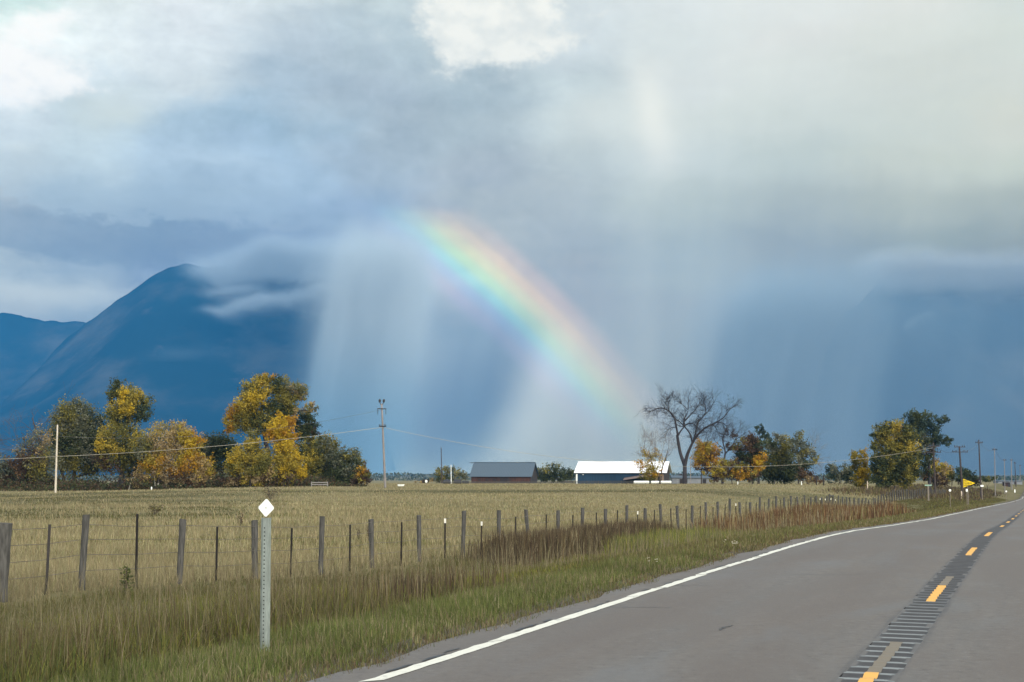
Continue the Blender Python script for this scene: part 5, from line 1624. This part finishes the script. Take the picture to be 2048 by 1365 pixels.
# ------------------------------------------------------------------ power poles and lines
M_POLE = simple('grey_pole_wood', (0.19, 0.18, 0.175), 0.85, var=0.3, scale=2, stretch=(8, 8, .6))
M_POLEPALE = simple('pale_pole_wood', (0.46, 0.42, 0.34), 0.85, var=0.2, scale=2, stretch=(8, 8, .6))
M_POLEDARK = simple('dark_pole_wood', (0.045, 0.036, 0.034), 0.85, var=0.3, scale=2, stretch=(8, 8, .6))
M_INS = simple('dark_porcelain', (0.020, 0.020, 0.024), 0.3, var=0.1)
M_CABLE = simple('bare_cable', (0.34, 0.32, 0.26), 0.5, metal=0.2, var=0.1)
M_CABLED = simple('dark_cable', (0.09, 0.09, 0.095), 0.6, var=0.1)
def pole(label, top, base, Y, w, mat, arms=(), group=None, name='power_pole', top_gear=False, cat='pole'):
    """arms: (photo row, half width m, skew, drop insulators)"""
    p = at(base[0], base[1], Y)
    g = float(ground_z(p.x, p.y))
    root = empty(name, (p.x, p.y, g), label, cat, group)
    T = at(top[0], top[1], Y) - Vector((p.x, p.y, g))
    mb = MB()
    N_ = 7
    mb.tube([Vector((0, 0, -.5))] + [T * (k / N_) for k in range(N_ + 1)], [w / 2 * 1.05] + [w / 2 * (1 - .35 * k / N_) for k in range(N_ + 1)], 10)
    mb.build('shaft', mat, root, smooth=True)
    root['top'] = tuple(T)
    for py, hw, skew, drop in arms:
        a = at(top[0], py, Y).z - g
        f = a / T.z
        c = T * f
        d = Vector((hw, skew, 0))
        M = Matrix.Rotation(math.atan2(skew, hw), 3, 'Z')
        ar = MB().box(c + Vector((0, -w * .5, 0)), (2 * d.length, .11, .13), M=M).build('crossarm', M_INS if mat is not M_POLEDARK else M_POLEDARK, root)
        for s in (-.92, -.5, .5, .92):
            ib = MB()
            q = c + Vector((0, -w * .5, 0)) + d * s
            if drop:
                for j in range(4):
                    ib.tube([q + Vector((0, 0, -.12 - j * .17)), q + Vector((0, 0, -.20 - j * .17))], [.03, .10], 8)
                ib.tube([q, q + Vector((0, 0, -.85))], .022, 6)
                if abs(s) < .6:
                    continue
            else:
                ib.tube([q + Vector((0, 0, .06)), q + Vector((0, 0, .16)), q + Vector((0, 0, .20)), q + Vector((0, 0, .30))], [.025, .06, .075, .03], 8)
            ib.build('insulator', M_INS, ar)
    if top_gear:
        for s in (-1, 1):
            ib = MB()
            e = T + Vector((s * .27, 0, .18))
            ib.tube([T + Vector((0, 0, -.35)), e], [.05, .045], 6)
            ib.tube([e + Vector((0, 0, -.05)), e + Vector((s * .02, 0, .16)), e + Vector((s * .03, 0, .36)), e + Vector((s * .04, 0, .50))], [.05, .17, .17, .05], 10)
            ib.build('insulator', M_INS, root)
    return root
tall = pole('tall grey power pole with two crossarms standing alone at the field edge', (763.5, 808), (770.5, 971), 195, .36, M_POLE, arms=[(818, .58, .45, True), (853.5, .52, -.3, False)], top_gear=True)
lp = pole('slim pale wooden pole in front of the left grove', (115, 850), (111, 982), 188, .30, M_POLEPALE, arms=[])
PR = 'power poles along the road'
pA = pole('dark power pole half hidden by the tall dark green tree, first along the road', (1866.5, 886), (1871, 984), 232, .34, M_POLEDARK, arms=[(893, 1.1, .3, False), (905, 1.3, .3, False)], group=PR)
pB = pole('dark power pole with two crossarms just left of the yellow pennant sign', (1918.5, 893), (1926, 1004), 228, .38, M_POLEDARK, arms=[(894.5, 1.0, .35, False), (904.5, 1.45, .4, False)], group=PR)
pC = pole('brown power pole right of the yellow pennant sign, third along the road', (1957.5, 880), (1962, 990), 275, .34, M_POLEDARK, arms=[(886, .9, .5, False)], group=PR)
pD = pole('pale power pole standing fourth along the road', (1989, 896), (1990.5, 985), 330, .24, M_POLE, arms=[(900, .8, .6, False)], group=PR)
pE = pole('pale thin power pole standing fifth along the road', (2008.8, 918), (2009.5, 980), 400, .26, M_POLE, arms=[(921, .7, .6, False)], group=PR)
pF = pole('grey power pole standing sixth along the road', (2022.5, 918), (2023.5, 976), 470, .34, M_POLE, arms=[(921, .7, .6, False)], group=PR)
pG = pole('brown power pole standing seventh along the road', (2029.5, 924), (2032, 972), 540, .36, M_POLEDARK, arms=[(927, .7, .6, False)], group=PR)
pH = pole('far hazy power pole standing last along the road', (2040, 930), (2041, 970), 640, .38, M_POLE, arms=[(932, .7, .6, False)], group=PR)
pole('dark bare pole rising from the small tree left of the grey roofed barn', (882.3, 895), (883.5, 968), 372, .30, M_POLEDARK, name='bare_pole')
pole('thin white post beside the small grey olive tree', (902, 930), (902.5, 967), 368, .22, M_SIGNWHITE, name='white_post', cat='post')
pole('thin grey lamp post between the leafless elm and the orange yellow tree', (1381, 918), (1381, 968), 268, .16, M_POLE, name='thin_pole')

def cable(A, B, sag, rad, mat, name, label, group=None, n=24):
    A, B = Vector(A), Vector(B)
    pts = [A.lerp(B, k / n) + Vector((0, 0, -sag * 4 * (k / n) * (1 - k / n))) for k in range(n + 1)]
    o = MB().tube([p - A for p in pts], rad, 5, cap=False).build(name, mat, None, A)
    return tag(o, label, 'power line', group)
PL = 'power lines over the field'
offL = at(-420, 928, 188)
wl = at(113.3, 913.5, 187.8)
wt = at(765.5, 855, 194.7)
cable(offL, wl, .25, .028, M_CABLE, 'power_line', 'pale cable entering from the left frame edge to the slim pole', PL)
cable(wl, wt, .55, .028, M_CABLE, 'power_line', 'pale cable crossing before the left grove up to the tall pole', PL)
wr = at(1866, 896, 231.5)
cable(wt, wr, 4.35, .022, M_CABLE, 'power_line', 'long sagging cable from the tall pole across the farmyard to the road', PL, n=40)
cable(at(115, 873, 187.8), at(764.8, 819.5, 194.7), 1.6, .018, M_CABLED, 'power_line', 'thin upper cable from the slim pole to the top of the tall pole', PL)
for (a_, b_, la) in ((pA, pB, 'first to the second'), (pB, pC, 'second to the third'), (pC, pD, 'third to the fourth'), (pD, pE, 'fourth to the fifth')):
    Ta, Tb = Vector(a_['top']) + a_.location, Vector(b_['top']) + b_.location
    cable(Ta + Vector((0, -.2, -.4)), Tb + Vector((0, -.2, -.4)), .9, .022, M_CABLED, 'power_line', f'dark cable slung from the {la} roadside power pole', 'cables between the roadside poles')

# ------------------------------------------------------------------ barns
def planks(name, rgb, dark, scale=4.0):
    m, N, b = material(name)
    tc = N.new('ShaderNodeTexCoord')
    x, y, z = N.sep(tc.outputs['Object'])
    n1, _ = N.noise(N.comb(x * 2.2, y * 2.2, z * 0.12), scale * .5, 4, 0.6)
    n3, _ = N.noise(N.comb(x, y, z), 0.35, 3, 0.6)
    N.put(b.inputs['Base Color'], N.mix(N.ss(n1 * 0.6 + n3 * 0.4, 0.40, 0.62), dark, rgb))
    b.inputs['Roughness'].default_value = 0.85
    return m
def metal_roof(name, rgb, rough=.4, metal=.0, var=.06):
    m, N, b = material(name)
    tc = N.new('ShaderNodeTexCoord')
    x, y, z = N.sep(tc.outputs['Object'])
    n1, _ = N.noise(tc.outputs['Object'], 0.5, 4, .6)
    N.put(b.inputs['Base Color'], N.mix(n1, tuple(c * (1 - var) for c in rgb), tuple(min(1, c * (1 + var)) for c in rgb)))
    b.inputs['Roughness'].default_value = rough
    b.inputs['Metallic'].default_value = metal
    w = N.m('SINE', x * 14.0)
    bn = N.new('ShaderNodeBump')
    bn.inputs['Strength'].default_value = 0.25
    bn.inputs['Distance'].default_value = 0.03
    N.put(bn.inputs['Height'], w)
    N.put(b.inputs['Normal'], bn.outputs[0])
    return m
def barn(name, label, cat, Y, eaveL, eaveR, yeave, yridge, W, phi, wall_mat, gable_mat, roof_mat, over=.5, group=None):
    p = at((eaveL + eaveR) / 2, yeave, Y)
    g = float(ground_z(p.x, Y + 2)) - .1
    L = (eaveR - eaveL) * Y / FPX / math.cos(phi)
    he = p.z - g
    hr = at(0, yridge, Y + W / 2 * math.cos(phi)).z - g
    root = empty(name, (p.x, Y, g), label, cat, group)
    root.rotation_euler = (0, 0, -phi)
    l = L / 2 - over
    w0, w1 = .45, W - .45
    slope = (hr - he) / (W / 2)
    def zr(y): return he + slope * min(y, W - y) - .06
    # long walls, gable walls
    wl_ = MB()
    wl_.box((0, w0 + .06, zr(w0) / 2 - .2), (2 * l, .12, zr(w0) + .3 - .02))
    wl_.box((0, w1 - .06, zr(w0) / 2 - .2), (2 * l, .12, zr(w0) + .3 - .02))
    wl_.build('wall', wall_mat, root)
    for s in (-1, 1):
        gb = MB()
        o = [(w0 + .13, -.35), (w1 - .13, -.35), (w1 - .13, zr(w1 - .13) - .03), (W / 2, zr(W / 2) - .03), (w0 + .13, zr(w0 + .13) - .03)]
        x0, x1 = s * l, s * (l - .12)
        vs = [(x0, a, b) for a, b in o] + [(x1, a, b) for a, b in o]
        fs = [(0, 1, 2, 3, 4) if s > 0 else (4, 3, 2, 1, 0), (9, 8, 7, 6, 5) if s > 0 else (5, 6, 7, 8, 9)] + [(i, 5 + i, 5 + (i + 1) % 5, (i + 1) % 5) for i in range(5)]
        gb.add(vs, fs)
        gb.build('gable', gable_mat, root)
    rf = MB()
    th_ = .10
    o = [(0 - .05, he - slope * .05), (W / 2, hr), (W + .05, he - slope * .05), (W + .05, he - slope * .05 + th_), (W / 2, hr + th_ * 1.25), (-.05, he - slope * .05 + th_)]
    for a, b, c, d in ((0, 1, 4, 5), (1, 2, 3, 4)):
        q = [o[a], o[b], o[c], o[d]]
        rf.add([(-L / 2, *k) for k in q] + [(L / 2, *k) for k in q], [(0, 1, 2, 3), (7, 6, 5, 4), (0, 4, 5, 1), (1, 5, 6, 2), (2, 6, 7, 3), (3, 7, 4, 0)])
    roof = rf.build('roof', roof_mat, root)
    MB().box((0, W / 2, hr + th_ * 1.25 + .03), (L, .35, .06)).build('ridge_cap', roof_mat, roof)
    return root, L, he, hr, l
M_BARNRED = planks('red_brown_boards', (0.062, 0.028, 0.022), (0.026, 0.015, 0.013))
M_BARNDARK = planks('dark_gable_boards', (0.030, 0.026, 0.028), (0.015, 0.014, 0.016))
M_ROOFGREY = metal_roof('grey_metal_roof', (0.052, 0.082, 0.112), .65, .0)
M_ROOFWHITE = metal_roof('white_metal_roof', (0.78, 0.81, 0.84), .35, 0, .03)
M_WALLBLUE = planks('blue_siding', (0.009, 0.042, 0.085), (0.006, 0.030, 0.062))
M_ROOFBROWN = metal_roof('brown_lean_to_roof', (0.16, 0.125, 0.115), .7, 0, .1)
b1, L1, he1, hr1, l1 = barn('barn', 'grey metal roofed barn with red brown board walls', 'barn', 392, 938.5, 1063.5, 954.0, 926.0, 11.5, math.radians(11.5), M_BARNRED, M_BARNDARK, M_ROOFGREY)
MB().box((l1 - 7.6, .42, he1 * .5 - .1), (2.6, .10, he1 + .1)).box((l1 - 7.6, .38, he1 + .02), (3.0, .16, .14)).build('door', M_BARNDARK, b1)
MB().tube([Vector((-L1 / 2 - 1.25, 11.5 / 2, hr1 + .0)), Vector((-L1 / 2 + .3, 11.5 / 2, hr1 + .0))], .10, 6).build('ridge_beam', M_BARNDARK, b1)
for k in range(5):
    MB().box((-l1 + 2.4 + k * 2.2, .43, he1 * .55), (.7, .06, .5)).build('window', M_BARNDARK, b1)
b2, L2, he2, hr2, l2 = barn('barn', 'blue walled barn with a bright white metal roof', 'barn', 326, 1149.2, 1331, 946.3, 924.3, 12.5, math.radians(12.5), M_WALLBLUE, M_BARNDARK, M_ROOFWHITE, over=.65)
MB().box((-l2 - .035, .40, (he2 - .3) / 2), (.35, .22, he2 - .2)).build('corner_board', M_SIGNWHITE, b2)
MB().box((-l2 + 1.5 * 1.0, .41, he2 - .42), (.35, .08, .10)).build('lamp', M_SIGNWHITE, b2)
MB().box((l2 - 1.2, .40, (he2 - .3) / 2 - .1), (2.3, .10, he2 - .2)).build('end_wall', planks('tan_boards', (.20, .15, .11), (.10, .07, .055)), b2)
MB().box((l2 - 1.3, .30, (he2 - .5) / 2 - .1), (.55, .08, he2 - .6)).build('door', M_BLACK, b2)
lt = MB()
x0, x1 = l2 - 9.5, l2 - 2.6
lt.add([(x0, -1.9, 1.0), (x1, -1.9, 1.95), (x1, .38, 2.55), (x0, .38, 1.5), (x0, -1.9, 1.07), (x1, -1.9, 2.02), (x1, .38, 2.62), (x0, .38, 1.57)], [(3, 2, 1, 0), (4, 5, 6, 7), (0, 1, 5, 4), (1, 2, 6, 5), (2, 3, 7, 6), (3, 0, 4, 7)])
lt.build('lean_to_roof', M_ROOFBROWN, b2)
MB().tube([Vector((l2 - .2, 6.25, hr2 - .4)), Vector((l2 - .2, 6.25, hr2 + 1.0))], .12, 8).build('vent_pipe', M_INS, b2)

# grey house roofs far behind the elm
def shed(label, Y, x0, x1, ybase, yeave, ytop, mw, mr, name='shed', cat='shed', gable=False):
    p = at((x0 + x1) / 2, ybase, Y)
    g = float(ground_z(p.x, Y)) - .1
    W_ = (x1 - x0) * Y / FPX
    he = at(0, yeave, Y).z - g
    hr = at(0, ytop, Y).z - g
    D = max(3.5, W_ * .6)
    root = empty(name, (p.x, Y, g), label, cat)
    MB().box((0, D / 2, he / 2 - .1), (W_ - .4, D - .4, he + .18)).build('wall', mw, root)
    rf = MB()
    if gable:
        o = [(-W_ / 2, he), (0, hr), (W_ / 2, he)]
        rf.add([(a, -.1, b) for a, b in o] + [(a, D + .1, b) for a, b in o], [(0, 1, 2), (5, 4, 3), (0, 3, 4, 1), (1, 4, 5, 2), (2, 5, 3, 0)])
    else:
        o = [(-.2, he), (D / 2, hr), (D + .2, he)]
        rf.add([(-W_ / 2, a, b) for a, b in o] + [(W_ / 2, a, b) for a, b in o], [(2, 1, 0), (3, 4, 5), (0, 1, 4, 3), (1, 2, 5, 4), (2, 0, 3, 5)])
    rf.build('roof', mr, root)
    MB().box((W_ * .2, .12, he * .42), (.9, .18, he * .8)).build('door', M_BARNDARK, root)
    return root
M_GREYWALL = planks('grey_siding', (.20, .22, .24), (.15, .165, .18))
shed('low blue grey shed behind the foot of the leafless elm, between barn and elm', 345, 1343, 1372, 968, 956, 951.5, M_GREYWALL, M_ROOFGREY)
shed('small grey house with dark pointed roof just left of the elm trunk', 380, 1354, 1371, 966, 955, 947.5, M_GREYWALL, M_BARNDARK, gable=True)
shed('long pale grey shed right of the elm trunk', 370, 1374, 1424, 967, 956.5, 952.5, M_GREYWALL, M_ROOFGREY)
shed('low flat pale building far down the road', 620, 1996, 2046, 967, 963, 961.5, M_GREYWALL, M_ROOFGREY)
shed('tiny brown shed between the pale poles far down the road', 520, 2010, 2022, 970, 966.5, 964.5, M_BARNRED, M_BARNDARK)

# ------------------------------------------------------------------ yard things
def rail_fence(label, Y, x0, x1, ytop, n, name='rail_fence', mat=M_POST, rails=(1.0, .55)):
    p = at(x0, ytop, Y)
    q = at(x1, ytop, Y)
    g = float(ground_z(p.x, Y))
    root = empty(name, (p.x, Y, g), label, 'fence')
    h = p.z - g
    for k in range(n + 1):
        x = (q.x - p.x) * k / n
        gg = float(ground_z(p.x + x, Y)) - g
        MB().tube([Vector((x, 0, gg - .3)), Vector((x, 0, h + .12))], .09, 6).build('fence_post', mat, root)
    for f in rails:
        MB().box(((q.x - p.x) / 2, -.10, h * f), (q.x - p.x, .06, .14)).build('rail', mat, root)
    return root
rail_fence('weathered rail fence in front of the grey roofed barn', 345, 885, 1146, 964.3, 12)
rail_fence('weathered rail fence in front of the blue barn', 300, 1128, 1266, 963.0, 6)
rail_fence('grey pipe gate before the dark bushes of the left grove', 203, 623, 655, 965.5, 1, name='pipe_gate', mat=M_POLE)
wb = MB()
def white_board(x0, x1, ytop, ybot, Y, label):
    p, q = at(x0, ytop, Y), at(x1, ytop, Y)
    g = float(ground_z(p.x, Y))
    root = empty('white_trough', (p.x, Y, g), label, 'trough', 'long white troughs before the barn')
    h = p.z - g
    w = q.x - p.x
    b = at(x0, ybot, Y).z - g
    mb = MB()
    mb.tube([Vector((0, 0, (h + b) / 2)), Vector((.15, 0, (h + b) / 2)), Vector((w - .15, 0, (h + b) / 2)), Vector((w, 0, (h + b) / 2))], [(h - b) / 2 * .8, (h - b) / 2, (h - b) / 2, (h - b) / 2 * .8], 14)
    mb.build('tank', M_SIGNWHITE, root, smooth=False)
    for f in (.15, .85):
        MB().box((w * f, 0, b / 2 - .1), (.15, .5, max(.2, b + .25))).build('leg', M_TPOST, root)
wb = None
white_board(1267.5, 1298, 962.0, 968.2, 305, 'long white trough left of the half bare yellow tree')
white_board(1302, 1318, 962.2, 968.0, 306, 'short white trough between the stems of the half bare yellow tree')
white_board(1321.5, 1342.5, 962.0, 967.8, 305, 'white trough at the right end of the blue barn')
def bale(px, Y, w, label, ytop=959.5):
    p = at(px, 967, Y)
    g = float(ground_z(p.x, Y))
    h = at(px, ytop, Y).z - g
    mb = MB()
    W_ = w * Y / FPX
    n = 10
    mb.tube([Vector((-W_ / 2, 0, h / 2)), Vector((-W_ / 2 + .12, 0, h / 2)), Vector((W_ / 2 - .12, 0, h / 2)), Vector((W_ / 2, 0, h / 2))], [h / 2 * .9, h / 2, h / 2, h / 2 * .9], 14)
    o = mb.build('dark_bale', M_BALE, None, (p.x, Y, g))
    return tag(o, label, 'bale', 'dark round bales left of the barn')
M_BALE = simple('dark_bale_wrap', (0.016, 0.018, 0.022), 0.5, var=.3)
bale(894, 352, 15, 'dark round bale at the foot of the thin dark pole, leftmost of three')
bale(915.5, 354, 15, 'dark round bale in the middle of the three by the small tree', 959)
bale(931, 356, 13, 'low dark round bale beside the left end of the grey roofed barn', 962)
# white punt lying on the field edge and a small white box sign
p = at(802, 971, 205)
g = float(ground_z(p.x, p.y))
mb = MB()
Lb, Wb, Hb = .98, .8, .30
vs = []
for x, s, z0 in ((-Lb / 2, .8, .10), (-Lb * .4, 1, .02), (Lb * .3, 1, .02), (Lb / 2, .55, .16)):
    vs += [(x, -Wb / 2 * s, Hb), (x, -Wb / 2 * s * .75, z0), (x, Wb / 2 * s * .75, z0), (x, Wb / 2 * s, Hb)]
fs = [tuple(4 * i + k for k in (0, 1)) + tuple(4 * (i + 1) + k for k in (1, 0)) for i in range(3)]
fs += [(4 * i + 1, 4 * i + 2, 4 * i + 6, 4 * i + 5) for i in range(3)] + [(4 * i + 2, 4 * i + 3, 4 * i + 7, 4 * i + 6) for i in range(3)] + [(4 * i + 3, 4 * i, 4 * i + 4, 4 * i + 7) for i in range(3)] + [(3, 2, 1, 0), (12, 13, 14, 15)]
o = mb.add(vs, fs).build('water_trough', M_SIGNWHITE, None, (p.x, p.y, g + .12))
tag(o, 'small white trough lying in the grass right of the tall pole', 'trough')
stake('notice_sign', 'small white square sign right of the white trough', 'sign', 852.5, 960.5, 968, 235, .40, .42, M_SIGNWHITE)
o = plain_stake(303, 974.6, 977.5, 203, .22, M_SIGNWHITE, 'low white stake before the birches with leaning stems', 'marker_stake')

# ------------------------------------------------------------------ weeds that stand out by themselves
def weed(name, label, px, ybase, ytop, cols, spread, seed, Yg=None, leaf=.05, nst=5, dens=70):
    if Yg is None:
        X, Y = hit(px, ybase)
    else:
        p = at(px, ybase, Yg); X, Y = p.x, Yg
    g = float(ground_z(X, Y))
    H = max(.25, at(px, ytop, Y).z - g)
    root = empty(name, (X, Y, g), label, 'weed')
    r = random.Random(seed)
    rr = np.random.default_rng(seed)
    st = MB()
    P, S_ = [], []
    for k in range(nst):
        a = Vector((r.gauss(0, spread * .5), r.gauss(0, spread * .4), H * r.uniform(.7, 1.0)))
        st.tube([Vector((0, 0, -.05)), a * .5 + Vector((r.gauss(0, .02), 0, 0)), a], [.012, .009, .005], 5, cap=False)
        for j in range(dens):
            f = r.uniform(.12, 1) ** .8
            P.append(a * f)
    st.build('stems', M_BARK, root)
    P = np.array([tuple(p) for p in P]) + rr.normal(0, leaf * .7, (len(P), 3))
    n = len(P)
    a = rr.normal(0, 1, (n, 3)); a[:, 2] = np.abs(a[:, 2]) * .6; a /= np.linalg.norm(a, axis=1, keepdims=True)
    b = rr.normal(0, 1, (n, 3)); b -= a * (a * b).sum(1, keepdims=True); b /= np.linalg.norm(b, axis=1, keepdims=True)
    s = leaf * rr.uniform(.5, 1.4, (n, 1))
    V = np.stack([P, P + a * s * .6 - b * s * .22, P + a * s * 1.3, P + a * s * .6 + b * s * .22], 1)
    mesh_obj('leaves', V.reshape(-1, 3), np.arange(n * 4).reshape(n, 4), M_LEAF, root, cols=np.repeat(pal(cols, [1] * len(cols), n, rr), 4, 0))
    return root
weed('mullein_plant', 'dark green leafy spike growing beside the tall steel fence post', 252, 1192, 1130, DGR + GREEN, .07, 81, leaf=.06, nst=4, dens=60)
weed('dead_weed', 'big dark dead weed standing in the field above the white diamond', 540, 1000, 974, DARKB + BRN, 1.6, 82, leaf=.13, nst=16, dens=14)
weed('dead_weed', 'small dark weed in the field left of the white diamond', 482, 1052, 1029, DARKB + RUST, .22, 83, leaf=.07, nst=7, dens=22)
weed('dead_weed', 'dark seeded weed behind the fence right of the white diamond, taller of two', 738, 1085, 1052, DARKB, .20, 84, leaf=.05, nst=6, dens=20)
weed('dead_weed', 'dark seeded weed behind the fence right of the white diamond, shorter of two', 716, 1083, 1058, DARKB, .16, 85, leaf=.05, nst=5, dens=16)
weed('dead_weed', 'dark dead weed clump far in the field left of the big one', 310, 1030, 1008, DARKB + OLIVE, .9, 86, leaf=.12, nst=10, dens=20)
weed('dead_weed', 'rust brown weed by the grassy bump near the pennant sign', 1862, 1005, 990, DARKB + BRN, .7, 87, Yg=205, leaf=.14, nst=8, dens=20)

# white flowers and litter specks in the mown turf
r = random.Random(9)
def flowers(pxs, label):
    mb = MB()
    X0, Y0 = hit(*pxs[0])
    for q in pxs:
        X, Y = hit(*q)
        X, Y = X + 0, Y + 0
        for k in range(4):
            x, y = X + r.gauss(0, .05), Y + r.gauss(0, .09)
            z = float(ground_z(x, y)) + r.uniform(.10, .16)
            c = Vector((x, y, z))
            mb.add([c] + [c + Vector((.014 * math.cos(i * .785), .014 * math.sin(i * .785) - .006, .010 * (i % 2) + .004)) for i in range(8)], [(0, 1 + i, 1 + (i + 1) % 8) for i in range(8)])
    o = mb.build('white_flowers', M_PETAL, None)
    return tag(o, label, 'flowers')
M_PETAL = simple('white_petals', (.75, .72, .60), .7, var=.1)
flowers([(1296, 1132), (1312, 1138)], 'cream flower heads in the turf, nearer of the two patches')
flowers([(1449, 1095), (1470, 1101), (1476, 1098), (1508, 1083), (1466, 1099)], 'white flower heads in the turf, farther and larger patch')
